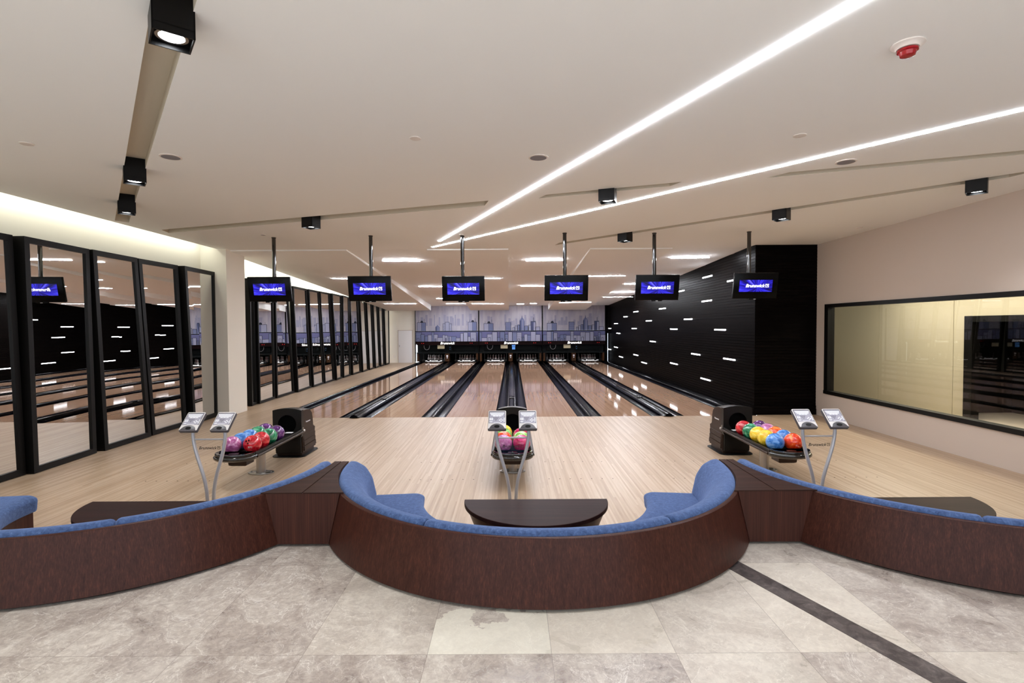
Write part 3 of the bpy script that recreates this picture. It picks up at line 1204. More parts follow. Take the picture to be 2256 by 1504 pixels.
UNITS = ['left', 'middle', 'right']
for u in range(3):
    x0, x1 = UX[u], UX[u + 1]
    xc = (x0 + x1) / 2
    W = x1 - x0
    th = thing('masking_unit', '%s skyline mural panel and machine front over two lanes' % ['left', 'middle', 'right'][u], 'pin machine front', (xc, YS, 0), group='skyline masking units')
    b = MB()
    b.mi = 0
    hw = W / 2
    b.box(-hw + .02, hw - .02, 0, .05, zU0 + .02, zU1 + .12)
    H = zU1 - zU0
    # faint ghost towers
    if u == 0:
        L = [(-1.62, -1.14, .46, 'dome'), (-.62, -.40, .34, 'spire'), (-.22, .26, .40, 'lines'), (-.1, .14, .48, 'pale'), (1.14, 1.62, .48, 'dome')]
    else:
        L = [(-1.45, -.92, .40, 'dome'), (-.28, .03, .46, 'line_dark'), (.12, .24, .18, 'pale'), (.24, .38, .26, 'pale'), (.50, .76, .82, 'spire'), (.38, .5, .32, 'line_dark'), (.76, .96, .26, 'line_dark'), (.98, 1.18, .3, 'pale'), (1.10, 1.36, .50, 'dark'), (1.36, 1.6, .2, 'pale')]
    for i_, (a, c, h, kd) in enumerate(L):
        tower(b, a, c, zU0 + .02, h, -.013 - .007 * i_, kd)
    for k in range(14):
        a = rnd.uniform(-hw + .1, hw - .3)
        b.mi = 6
        b.box(a, a + rnd.uniform(.05, .16), -.0008 * (k + 1), 0, zU0 + .3, zU0 + rnd.uniform(.5, .95))
    b.build('upper_mural', MURAL, th, smooth=0)
    b = MB()
    b.mi = 1
    b.box(-hw + .02, hw - .02, -.0602, .0, zL0, zU0 - .02)
    a = -hw + .03
    hl = zU0 - .02 - zL0
    yk = -.06
    while a < hw - .2:
        wd = rnd.uniform(.12, .34)
        h = hl * rnd.uniform(.35, 1.0)
        yk -= .007
        tower(b, a, min(a + wd, hw - .03), zL0, h, yk, rnd.choice(['pale', 'mid', 'mid', 'lines', 'line_dark', 'pale']))
        if rnd.random() < .5:
            yk -= .007
            tower(b, a + wd * .2, a + wd * .6, zL0, hl * rnd.uniform(.2, .45), yk, rnd.choice(['pale', 'line_dark']))
        a += wd * rnd.uniform(.8, 1.0)
    b.build('lower_mural', MURAL, th, smooth=0)
    b = MB()
    b.box(-hw, -hw + .022, -.07, .06, .06, zU1 + .12)
    b.box(hw - .022, hw, -.07, .06, .06, zU1 + .12)
    b.box(-hw, hw, -.075, .02, zU0 - .022, zU0 + .018)
    b.box(-hw, hw, -.07, .05, zU1 + .12, zU1 + .35)
    b.build('frame', M['deepblack'], th, smooth=0)
    b = MB()
    b.box(-hw + .022, hw - .022, -.09, .0, zF0, zL0)
    fa = b.build('fascia', M['maroon'], th, smooth=0)
    lettering('Brunswick', .78, M['signwhite'], fa, (.02, -.096, (zF0 + zL0) / 2), .008, .28, .015)
    for xx in (-1.36, -1.26, 1.26, 1.36):
        b = MB()
        b.cyl((xx, -.093, (zF0 + zL0) / 2), .016, .006, 10, 'Y')
        b.build('indicator_light', M['redled'], fa)
    # machine recess; the shelf is extended out of view to shade the pins
    b = MB()
    b.box(-hw + .022, hw - .022, .5, .55, zB, zF0)
    b.box(-hw + .022, hw - .022, -.02, 1.7, zB - .05, zB)
    for sx in (-.85, .85):
        b.box(sx - .62, sx + .62, .44, .5, zB + .06, zF0 - .03, bev=.02)
    b.build('shelf_and_pin_shade', M['recess'], th)
    zz = lambda py: PY(1127, py, YS).z
    b = MB()
    b.box(-.54, -.16, .1, .16, zz(767.5), zz(758.4), bev=.01)
    b.build('electrical_box', M['beigebox'], th)
    b = MB()
    b.box(.07, .26, .05, .12, zz(763.5), zz(758.3), bev=.01)
    b.box(.08, .25, .04, .12, zz(769.5), zz(764.2), bev=.01)
    b.build('control_box', M['bluesteel'] if u == 1 else M['recess'], th)
    b = MB()
    b.tube([(-1.18 + .3 * math.cos(a) * .5 + .06, .1, zF0 - .02 - .24 * abs(math.sin(a)) ** .7) for a in [PI + PI * i / 14 for i in range(15)]], .012, 8)
    b.build('cable_loop', M['speaker'], th)
    if u != 1:
        b = MB()
        b.cyl((.15, .08, zz(768)), .05, .03, 14, 'Z', r2=.02)
        b.cyl((.15, .08, zz(763)), .018, .22, 10)
        b.build('blue_lamp', M['bluesteel'], th)
    # posts between the two lanes
    for xx, hw_ in ((0, .11), (-hw + .1, .05), (hw - .1, .05)):
        b = MB()
        b.box(xx - hw_, xx + hw_, .0, .5, .06, zB - .05)
        b.build('side_panel', M['orangewood'], th, smooth=0)
    b = MB()
    b.box(-.045, .045, -.006, 0, .32, .40)
    b.box(-.03, .03, -.006, 0, .24, .28)
    b.build('warning_label', M['white'], th, smooth=0)
for sx, y in ((UX[0] + .05, YS - .1), (UX[3] - .02, YS - .1), (UX[3] + .12, YS - .02)):
    pass
tl = tag(MB().cyl((0, 0, 0), .018, 1.0, 12, 'Z').build('light_tube', M['tube'], None, (UX[0] + .08, YS - .12, .5)), 'thin bluish light tube upright at the left end of the pin machines', 'light tube')
tr_ = tag(MB().cyl((0, 0, 0), .014, 1.55, 12, 'Z').build('light_tube', M['tube'], None, (UX[3] + .11, YS - .12, .775)), 'thin bluish light tube upright beside the slatted wall', 'light tube')

# dark back of the pit, plus a black panel added to darken the end gap
b = MB()
b.box(UX[3] + .002, XDW - .002, YS - .02, YS + .1, .06, 3.3)
b.box(-5.4, 5.4, 30.2, 30.3, -.15, 1.2)
b.box(-5.4, 5.4, 28.7, 30.3, 1.2, 1.25)
struct(b.build('wall_pit_and_filler', M['deepblack'], smooth=0))

# sweep bars and pins
PINP = [(0.0323, 0.0), (0.0345, .03), (0.045, .075), (.0575, .115), (.0605, .135), (.054, .175), (.036, .22), (.0245, .25), (.0235, .262), (.0265, .29), (.032, .325), (.0318, .345), (.026, .366), (.014, .378), (.002, .381)]
pin_body = MB().lathe(PINP, 20).mesh('pin', M['pinwhite'], 60)
stripe = MB()
for za, zb_, r_ in ((.232, .242, .0325), (.254, .264, .0262)):
    stripe.lathe([(r_ - .004, za), (r_, za), (r_ - (.003 if za < .25 else 0), zb_), (r_ - .006, zb_)], 20)
stripe_me = stripe.mesh('pin_stripe', M['pinred'], 60)
ROWN = ['at the front', 'left in the second row', 'right in the second row', 'left in the third row', 'middle in the third row', 'right in the third row',
        'far left in the back row', 'inner left in the back row', 'inner right in the back row', 'far right in the back row']
spots = []
for r_ in range(4):
    for c_ in range(r_ + 1):
        spots.append(((c_ - r_ / 2) * .3048, r_ * .264))
first = None
for k, (x0, x1) in enumerate(LE):
    xc = (x0 + x1) / 2
    for j, (dx, dy) in enumerate(spots):
        if first is None:
            first = thing('bowling_pin', '', 'bowling pin')
            link('pin_body', pin_body, first)
            link('neck_stripes', stripe_me, first)
            o = first
        else:
            o = copy_tree(first)
        o.location = (xc + dx, YS + .45 + dy, 0)
        tag(o, 'white pin, %s, %s' % (ROWN[j], LN[k]), 'bowling pin', 'pins set on the ' + LN[k])
    th = thing('sweep_bar', 'black lettered sweep bar in front of the pins of the %s' % LN[k], 'sweep bar', (xc, YS + .02, 0), group='sweep bars before the pins')
    b = MB()
    b.box(-.62, .62, -.02, .02, .015, .16, bev=.006)
    b.build('board', M['black'], th)
    lettering('Brunswick', .46, M['signwhite'], th, (0, -.026, .095), .008, .28, .012)
    for sx in (-.40, .40):
        lettering('GSX', .12, M['signwhite'], th, (sx, -.026, .095), .008, .2, .012)
    b = MB()
    for sx in (-.29, .29):
        b.box(sx - .06, sx + .06, -.026, -.018, .055, .07)
    b.build('underline', M['signwhite'], th, smooth=0)
    for sx in (-.6, .6):
        b = MB()
        b.box(sx - .02, sx + .02, .02, .3, .03, .1)
        b.box(sx - .02, sx + .02, .26, .3, .1, zB - .05)
        b.build('sweep_arm', M['black'], th, smooth=0)

# ------------------------------------------------------------------ lights in the ceiling
def strip_light(p, q, width, h=0.004, grow=0.0):
    """thin light bar on the ceiling from p to q, in local coordinates round its middle"""
    d = (q - p).normalized()
    p, q = p - d * grow, q + d * grow
    nrm = Vector((-d.y, d.x, 0)).normalized() * width / 2
    c = (p + q) / 2
    b = MB()
    lo = [p + nrm - c, q + nrm - c, q - nrm - c, p - nrm - c]
    b.loft([[v + Vector((0, 0, -h)) for v in lo], [v + Vector((0, 0, -.0004)) for v in lo]])
    return b, c


for pa, pb, lab in (((968, 531), (1895, 0), 'long white light line crossing the ceiling steeply to the top edge'),
                    ((953, 544), (2256, 240), 'long white light line crossing the ceiling towards the right wall')):
    p, q = PZ(*pa, ZC), PZ(*pb, ZC)
    d = (q - p).normalized()
    q = q + d * 1.2
    th = thing('line_light', lab, 'ceiling light', (p + q) / 2, group='long light lines in the ceiling')
    b, c = strip_light(p, q, .046, .007)
    b.build('diffuser', M['led'], th, smooth=0)

LANE_L = [(843, 574, 925, 574), (1159, 573.5, 1240, 572), (1479, 567.5, 1562, 566.5), (734, 613, 800, 613.5), (1045, 612, 1102, 612.5), (1290, 607.5, 1377, 607), (923, 630.5, 990, 630.5),
          (1148, 629.5, 1215, 629.5), (1376, 625.5, 1440, 624.5), (962, 657, 1000, 657), (983, 668.5, 1026, 668.5), (1040, 668.5, 1109, 668.5), (1139, 669, 1154, 669),
          (1168, 668, 1182, 668), (1233, 666, 1302, 665), (1329, 653.7, 1371, 653), (848, 668.5, 916, 668.5)]
rowsL = {}
for a in LANE_L:
    y = (a[1] + a[3]) / 2
    rw = 0 if y < 590 else 1 if y < 618 else 2 if y < 640 else 3
    rowsL.setdefault(rw, []).append(a)
RN = ['nearest', 'second nearest', 'third nearest', 'farthest']
for rw, L in rowsL.items():
    L.sort()
    for j, (xa, ya, xb, yb) in enumerate(L):
        p, q = hit_ceiling(xa, ya), hit_ceiling(xb, yb)
        if abs(p.y - q.y) > .6 or abs(p.z - q.z) > .05:
            m_ = (p + q) / 2
            q = Vector((q.x, p.y, p.z))
        lab = 'short white ceiling light over the lanes, %s from the left in the %s row' % (ORD[j], RN[rw])
        th = thing('ceiling_light', lab, 'ceiling light', (p + q) / 2, group='short light bars over the lanes')
        b, c = strip_light(p, q, .055, .012)
        b.build('diffuser', M['ledlane'], th, smooth=0)
        b, c = strip_light(p, q, .075, .006, .012)
        b.build('housing', M['whiteplastic'], th, smooth=0)

# white slots in the slatted wall
WL = [(778, 413, 845, 398), (948, 438, 996, 429), (570, 514, 652, 502), (773, 576, 842, 569), (478, 628, 523, 623), (301, 649, 333, 645), (232, 683, 259, 680), (388, 711, 426, 709), (650, 700, 707, 697),
      (168, 730, 191, 728), (122, 763, 145, 761), (290, 764, 321, 762), (555, 767, 604, 767), (184, 796, 208, 796), (860, 771, 938, 772), (414, 851, 453, 854), (168, 891, 191, 893), (122, 905, 145, 907),
      (302, 943, 332, 948), (202, 957, 228, 961), (701, 937, 761, 944), (922, 969, 1005, 981), (356, 996, 392, 1003), (555, 1001, 605, 1010), (765, 1105, 832, 1122)]
cls = {}
for a in WL:
    xa, ya, xb, yb = (1300 + a[0] / 3.134, 480 + a[1] / 3.134, 1300 + a[2] / 3.134, 480 + a[3] / 3.134)
    p, q = PX(xa, ya, XDW), PX(xb, yb, XDW)
    z = (p.z + q.z) / 2
    k = 'high' if z > 2.35 else 'middling' if z > 1.3 else 'low'
    cls.setdefault(k, []).append((min(p.y, q.y), max(p.y, q.y), z))
for k, L in cls.items():
    L.sort()
    for j, (y0, y1, z) in enumerate(L):
        y1 = max(y1, y0 + .35)
        lab = {'high': 'white light slot high on the slatted wall, %s from its near end',
               'middling': 'white light slot at eye level on the slatted wall, %s from its near end',
               'low': 'white light slot low on the slatted wall, %s from its near end'}[k] % ORD[j]
        th = thing('wall_light', lab, 'wall light', (XDW, (y0 + y1) / 2, z), group='light slots in the slatted wall')
        hl = (y1 - y0) / 2
        b = MB()
        b.box(-.012, .002, -hl, hl, -.016, .016, bev=.004)
        b.build('diffuser', M['ledwall'], th)
        b = MB()
        b.box(-.004, .006, -hl - .012, hl + .012, -.023, .023, bev=.003)
        b.build('housing', M['frame'], th)

# black box downlights hanging in the troughs
BOX = [((362, 26), 0, 'black box downlight nearest the camera at the top edge, its lamp glowing', (0.0, 0)),
       ((292, 372), 0, 'black box downlight in the left trough, middle of three', (0, 0)),
       ((275, 446), 0, 'black box downlight in the left trough, farthest of three, by the mirror wall', (0, 0)),
       ((673, 478), 1, 'black box downlight alone in the trough above the left screens', (0, 0)),
       ((1337, 417), 2, 'black box downlight in the short trough between the long light lines', (0, 0)),
       ((1374, 514), 4, 'black box downlight above the fifth screen from the left', (0, 0)),
       ((1720, 462), 4, 'black box downlight above the corner of the slatted wall', (0, 0)),
       ((2151, 395), 4, 'black box downlight nearest the right wall', (0, 0))]
for (px, py), ti, lab, _ in BOX:
    q = TR[ti]
    p = PZ(px, py, ZC)
    mid = (q[0] + q[3]) / 2
    u_ = (q[1] - q[0]).normalized()
    k = (p - mid).dot(u_)
    c = mid + u_ * k
    ang = math.atan2(u_.y, u_.x)
    s_ = 0.10
    th = thing('box_downlight', lab, 'ceiling light', (c.x, c.y, ZC), ang, 'black box downlights')
    b = MB()
    zt, zb_ = TD - .002, -.15
    t_ = .008
    b.box(-s_, s_, -s_, -s_ + t_, zb_, zt)
    b.box(-s_, s_, s_ - t_, s_, zb_, zt)
    b.box(-s_, -s_ + t_, -s_, s_, zb_, zt)
    b.box(s_ - t_, s_, -s_, s_, zb_, zt)
    b.box(-s_, s_, -s_, s_, -.112, -.105)
    b.build('housing', M['black'], th, smooth=0)
    b = MB()
    b.cyl((0, 0, -.118), .062, .012, 28)
    b.build('lamp_disc', M['lamp'], th)
    b = MB()
    b.ring([(.064, -.108), (.08, -.108), (.08, -.126), (.064, -.126)], 28)
    b.build('lamp_ring', M['chrome'], th)
    sp = spot('downlight_beam', (0, 0, -.145), 95 if ti == 0 else 45, size=math.radians(115), blend=.7, rad=.05, color=(0.95, 0.97, 1.0))
    sp.parent = th

# round speakers, sensors and the fire alarm beacon
def disc_thing(name, lab, cat, px, py, r, face_m, rim=.016):
    p = PZ(px, py, ZC) if py < 545 else hit_ceiling(px, py)
    th = thing(name, lab, cat, p)
    b = MB()
    b.ring([(r, .0), (r + rim, 0), (r + rim, -.006), (r, -.009)], 36)
    b.build('rim', M['whiteplastic'], th)
    b = MB()
    b.lathe([(.001, -.004), (r, -.004), (r, -.0075), (.02, -.0085), (.001, -.012)], 36)
    b.build('grille' if face_m is M['speaker'] else 'cover', face_m, th)
    return th


disc_thing('ceiling_speaker', 'round grey ceiling speaker beside the left trough', 'speaker', 376, 345, .085, M['speaker'])
disc_thing('ceiling_speaker', 'round grey ceiling speaker left of the long light lines', 'speaker', 1186, 346.5, .085, M['speaker'])
disc_thing('ceiling_speaker', 'round grey ceiling speaker under the right light line', 'speaker', 1864, 356, .085, M['speaker'])
disc_thing('ceiling_sensor', 'flat white round cap in the middle of the ceiling', 'sensor', 915, 304, .045, M['whiteplastic'], .006)
disc_thing('ceiling_sensor', 'flat white round cap above the right speaker', 'sensor', 1762, 298, .05, M['whiteplastic'], .006)
disc_thing('ceiling_sensor', 'flat white round cap left of the left trough', 'sensor', 59, 316, .05, M['whiteplastic'], .006)
disc_thing('ceiling_sensor', 'small round cap beside the leftmost screen pole', 'sensor', 580, 517, .045, M['speaker'], .006)
disc_thing('ceiling_sensor', 'small round cap over the third screen pole from the left', 'sensor', 1017, 516.5, .04, M['speaker'], .006)
disc_thing('ceiling_sensor', 'small round cap by the right wall top', 'sensor', 1893, 501, .05, M['whiteplastic'], .006)
p = PZ(2000, 97, ZC)
th = thing('alarm_beacon', 'red and white round fire alarm beacon on the ceiling', 'alarm', p)
MB().lathe([(.001, 0), (.088, 0), (.09, -.008), (.072, -.016), (.06, -.03), (.001, -.03)], 36).build('base', M['whiteplastic'], th)
MB().lathe([(.001, -.03), (.045, -.03), (.056, -.036), (.056, -.046), (.046, -.05), (.04, -.072), (.02, -.08), (.001, -.081)], 28).build('red_lens', M['red'], th)

# ------------------------------------------------------------------ screens on poles
TVP = [(603, 523, 595, 637), (816.5, 519, 815, 635.5), (1018.5, 519.5, 1021, 635.5), (1244, 513, 1247.5, 634), (1441.5, 513, 1447.5, 633), (1650.5, 510, 1663.5, 629)]
TVN = ['leftmost', 'second from the left', 'third from the left', 'third from the right', 'second from the right', 'rightmost']
tv0 = None
tw, tH = .80, .468
for k, (px, py, cx_, cy_) in enumerate(TVP):
    pole = PZ(px, py, ZC)
    yv = pole.y - .09
    c = PY(cx_, cy_, yv)
    th = thing('score_screen', 'black screen hanging from a ceiling pole, %s of six' % TVN[k], 'screen', c, group='score screens on ceiling poles')
    tilt = math.radians(11)
    b = MB()
    b.box(-tw / 2, tw / 2, -.03, .03, -tH / 2, tH / 2, bev=.008)
    b.box(-.25, .25, .03, .055, -.16, .16, bev=.01)
    b.build('housing', M['tvblack'], th, rot=(tilt, 0, 0))
    b = MB()
    b.box(-.30, .30, -.0315, -.030, -.108, .108)
    scr = b.build('screen', M['screen'], th, rot=(tilt, 0, 0), smooth=0)
    lettering('Brunswick', .42, M['screenlogo'], scr, (.025, -.0325, 0), .001, .28, .018, True)
    b = MB()
    b.box(-.1, .1, -.028, .02, -tH / 2 - .02, -tH / 2 + .004, bev=.006)
    bp = b.build('base_bump', M['tvblack'], th, rot=(tilt, 0, 0))
    b = MB()
    b.box(-.02, .02, -.029, -.027, -tH / 2 - .013, -tH / 2 - .006)
    b.build('maker_badge', M['white'], bp, smooth=0)
    b = MB()
    dxp = pole.x - c.x
    b.cyl((dxp, .09, (ZC - c.z) / 2 + .02), .035, ZC - c.z - .04, 20)
    b.build('pole', M['gloss'], th)
    b = MB()
    b.cyl((dxp, .09, ZC - c.z - .006), .042, .012, 24)
    b.build('ceiling_flange', M['gloss'], th)
    b = MB()
    b.box(min(-.08, dxp - .03), max(.08, dxp + .03), .045, .085, -.08, .06, bev=.006)
    b.box(dxp - .026, dxp + .026, .05, .115, -.05, .12, bev=.006)
    b.build('wall_bracket', M['black'], th)

# ------------------------------------------------------------------ ball returns
RX = [-3.365, 0.0, 3.365]
RNM = ['left', 'middle', 'right']
HY = 7.80                       # hood front


def hood_parts(th, k):
    # body: side profile (y, z) with a rounded back, stepped lower half
    prof = [(.02, .06), (.52, .06), (.535, .13), (.52, .135), (.53, .21), (.512, .215), (.52, .29), (.50, .295), (.51, .37), (.44, .385),
            (.42, .55), (.39, .63), (.32, .69), (.20, .715), (.02, .715)]
    b = MB()
    n_ = 9
    rings = []
    for i in range(n_):
        u = i / (n_ - 1) * 2 - 1
        x = u * .205
        arch = -.028 * u * u
        rings.append([(x, y, z + (arch if z > .45 else 0)) for y, z in prof])
    b.loft(rings)
    b.box(-.19, .19, .03, .5, .0, .07, bev=.01)
    hd = b.build('hood', M['hood'], th, smooth=25)
    # ridges on both sides of the lower half
    for sx in (-1, 1):
        b = MB()
        for j in range(4):
            z0 = .075 + j * .078
            b.loft([[(sx * .204, .05, z0), (sx * (.222 - j * .004), .05, z0 + .004), (sx * (.216 - j * .004), .05, z0 + .07), (sx * .204, .05, z0 + .074)],
                    [(sx * .204, .51 - j * .015, z0 + .012), (sx * (.222 - j * .004), .51 - j * .015, z0 + .016), (sx * (.216 - j * .004), .51 - j * .015, z0 + .082), (sx * .204, .51 - j * .015, z0 + .086)]])
        b.build('side_ridges', M['hood'], hd, smooth=0)
        lettering('Frameworx', .17, M['white'], hd, (sx * .2065, .23, .50), .002, .1, .0, rot=(0, 0, sx * PI / 2))
    # front plate with a round mouth
    b = MB()
    R0, zc_ = .135, .50
    n_ = 48
    outer = []
    inner = []
    for i in range(n_):
        a = 2 * PI * i / n_
        inner.append((R0 * math.cos(a), zc_ + R0 * math.sin(a)))
        dx, dz = math.cos(a), math.sin(a)
        ts = []
        if abs(dx) > 1e-6:
            ts.append(.215 / abs(dx))
        if dz > 1e-6:
            ts.append((.735 - zc_) / dz)
        if dz < -1e-6:
            ts.append((zc_ - .30) / -dz)
        tt = min(ts)
        x, z = dx * tt, zc_ + dz * tt
        if z > .66:
            z = min(z, .735 - .03 * (x / .215) ** 2)
        outer.append((x, z))
    for ya, yb in ((-.045, .03),):
        for i in range(n_):
            j = (i + 1) % n_
            A, B_, C_, D_ = inner[i], inner[j], outer[j], outer[i]
            b.face([(A[0], ya, A[1]), (B_[0], ya, B_[1]), (C_[0], ya, C_[1]), (D_[0], ya, D_[1])])
            b.face([(D_[0], ya, D_[1]), (C_[0], ya, C_[1]), (C_[0], yb, C_[1]), (D_[0], yb, D_[1])])
            b.face([(B_[0], ya, B_[1]), (A[0], ya, A[1]), (A[0], .16, A[1]), (B_[0], .16, B_[1])])
    bmesh.ops.remove_doubles(b.bm, verts=b.bm.verts, dist=1e-5)
    bmesh.ops.recalc_face_normals(b.bm, faces=b.bm.faces)
    fp = b.build('front_plate', M['hoodfront'], th, smooth=30)
    b = MB()
    b.cyl((0, .017, zc_), R0 - .002, .006, 40, 'Y')  # black disc stands in for the shaded inside of the hood
    b.build('mouth', M['deepblack'], fp)
    b = MB()
    b.box(-.19, .19, -.02, .06, .05, .31, bev=.012)
    b.build('lower_front', M['hoodfront'], th)
    b = MB()
    b.prism(rounded(-.25, .25, -.07, .58, .1), 0, .014, bev=.004)
    b.build('floor_plate', M['black'], th)


def rack_parts(th, k):
    # tray running from the hood mouth towards the players
    L = -1.50
    b = MB()
    sec = [(-.235, .36), (-.245, .385), (-.245, .425), (-.225, .43), (-.215, .395), (-.13, .378), (-.02, .395), (0, .41), (.02, .395), (.13, .378), (.215, .395), (.225, .43), (.245, .425), (.245, .385), (.235, .36), (.12, .335), (-.12, .335)]
    b.loft([[(x, L, z) for x, z in sec], [(x, -.045, z) for x, z in sec]])
    b.build('tray', M['black'], th, smooth=30)
    for sx in (-1, 1):
        b = MB()
        b.tube([(sx * .25, L + .02, .375), (sx * .25, -.05, .385)], .017, 12)
        b.build('side_rail', M['hood'], th)
        b = MB()
        b.cyl((sx * .247, -.055, .40), .022, .05, 14, 'Y')
        b.cyl((sx * .247, -.075, .43), .014, .05, 12, 'Z')
        b.build('rail_bracket', M['chrome'], th)
    # rounded glossy nose
    def plan(rx, ry, y0):
        pts = [(rx * math.cos(a), y0 - ry * math.sin(a) ** .8 if math.sin(a) > 0 else y0) for a in [PI * i / 24 for i in range(25)]]
        return pts
    b = MB()
    rings = []
    for rx, ry, z in ((.20, .12, .33), (.24, .19, .345), (.256, .215, .365), (.256, .215, .388), (.243, .20, .402), (.237, .195, .403), (.242, .198, .418), (.236, .19, .432), (.212, .16, .432), (.19, .13, .40), (.02, .02, .392)):
        rings.append([(x, y, z) for x, y in plan(rx, ry, L + .03)])
    b.loft(rings)
    b.build('nose', M['gloss'], th, smooth=60)
    b = MB()
    b.prism([(-.06, L - .05), (.06, L - .05), (.045, L + .02), (-.045, L + .02)], .395, .425, bev=.008)
    b.build('nose_ridge', M['gloss'], th)
    b = MB()
    b.loft([[(-.085, L + .06, .245), (.085, L + .06, .245), (.085, L + .18, .245), (-.085, L + .18, .245)],
            [(-.11, L + .04, .258), (.11, L + .04, .258), (.11, L + .22, .258), (-.11, L + .22, .258)],
            [(-.115, L + .025, .345), (.115, L + .025, .345), (.115, L + .22, .345), (-.115, L + .22, .345)]])
    b.build('hand_dryer', M['hood'], th, smooth=0)
    b = MB()
    b.cyl((0, -.87, .177), .058, .33, 28)
    b.build('support_column', M['chrome'], th)
    b = MB()
    b.prism([(.17 * math.cos(a), -.87 + .105 * math.sin(a)) for a in [2 * PI * i / 32 for i in range(32)]], 0, .014, bev=.004)
    pl = b.build('base_plate', M['chrome'], th)
    for sx in (-1, 1):
        b = MB()
        b.cyl((sx * .13, -.87, .018), .012, .014, 6)
        b.build('bolt', M['chrome'], pl, smooth=0)
    for sx in (-.09, .09):
        b = MB()
        b.box(sx - .05, sx + .05, -.22, -.15, .398, .402)
        b.build('tray_label', M['white'], th, smooth=0)


for k in range(3):
    th = thing('ball_return', '%s ball return with its black hood and ball tray on a steel column' % RNM[k], 'ball return', (RX[k], HY, 0), group='ball returns')
    hood_parts(th, k)
    rack_parts(th, k)

# bowling balls: rows run from the nose back to the hood
ROWS = ['front', 'second', 'third', 'fourth', 'rear']
BR = .1083
BALLS = [
    (['mauve', 'blue', 'blue', 'green', 'purple'], ['red', 'red', 'green', 'purple']),
    (['mauve', 'orange', 'lime', 'yellow'], ['crimson', 'lime', 'crimson']),
    (['blue', 'yellow', 'yellow', 'green', 'red'], ['orange', 'blue', 'orange', 'mauve', 'purple'])]
ball_me = {}
CN = {'mauve': 'mauve', 'blue': 'sky blue', 'green': 'green', 'purple': 'deep purple', 'red': 'red', 'orange': 'orange', 'yellow': 'yellow', 'crimson': 'hot pink', 'lime': 'pale lime'}
holes_me = None
ball0 = None
for k in range(3):
    for side in range(2):
        for j, cname in enumerate(BALLS[k][side]):
            if cname not in ball_me:
                ball_me[cname] = MB().ball(BR).mesh('ball', BALL[cname], 180)
            x = RX[k] + (-.1125 if side == 0 else .1125)
            y = HY - 1.37 + j * .219 + (.06 if side == 1 and k == 0 else 0)
            o = link('bowling_ball', ball_me[cname], None, (x, y, .382 + BR), (rnd.uniform(0, 6), rnd.uniform(0, 6), rnd.uniform(0, 6)))
            red_front = (k == 0 and side == 1 and j == 0)
            if red_front:
                o.rotation_euler = (0, 0, 0)
            tag(o, '%s marbled bowling ball, %s in the %s column of the %s rack' % (CN[cname], ROWS[j] if not (j == len(BALLS[k][side]) - 1) else 'rear', ['left', 'right'][side], RNM[k]), 'bowling ball', 'bowling balls on the %s rack' % RNM[k])
            if red_front:
                tag(o, 'red marbled bowling ball with finger holes, front of the right column of the left rack', 'bowling ball', 'bowling balls on the left rack')
                for dx, dz, r_ in ((-.032, .052, .011), (.0, .062, .011), (-.006, .028, .009)):
                    dv = Vector((dx, -1, dz))
                    yy = -math.sqrt(BR ** 2 - dx ** 2 - dz ** 2)
                    hb = MB()
                    hb.cyl((0, 0, 0), r_, .004, 16, 'Y')
                    n_ = Vector((dx, yy, dz)).normalized()
                    q_ = Vector((0, -1, 0)).rotation_difference(n_)
                    ho = hb.build('finger_hole', M['deepblack'], o, (dx, yy, dz))
                    ho.rotation_euler = q_.to_euler()
                dx, dz = .022, -.022
                yy = -math.sqrt(BR ** 2 - dx ** 2 - dz ** 2) - .0015
                n_ = Vector((dx, yy, dz)).normalized()
                lo_ = lettering('971', .045, M['white'], o, (dx, yy, dz), .002, .1)
                lo_.rotation_euler = Vector((0, -1, 0)).rotation_difference(n_).to_euler()

# ------------------------------------------------------------------ score consoles
KX = [-2.922, 0.0, 2.948]
KY = 5.0


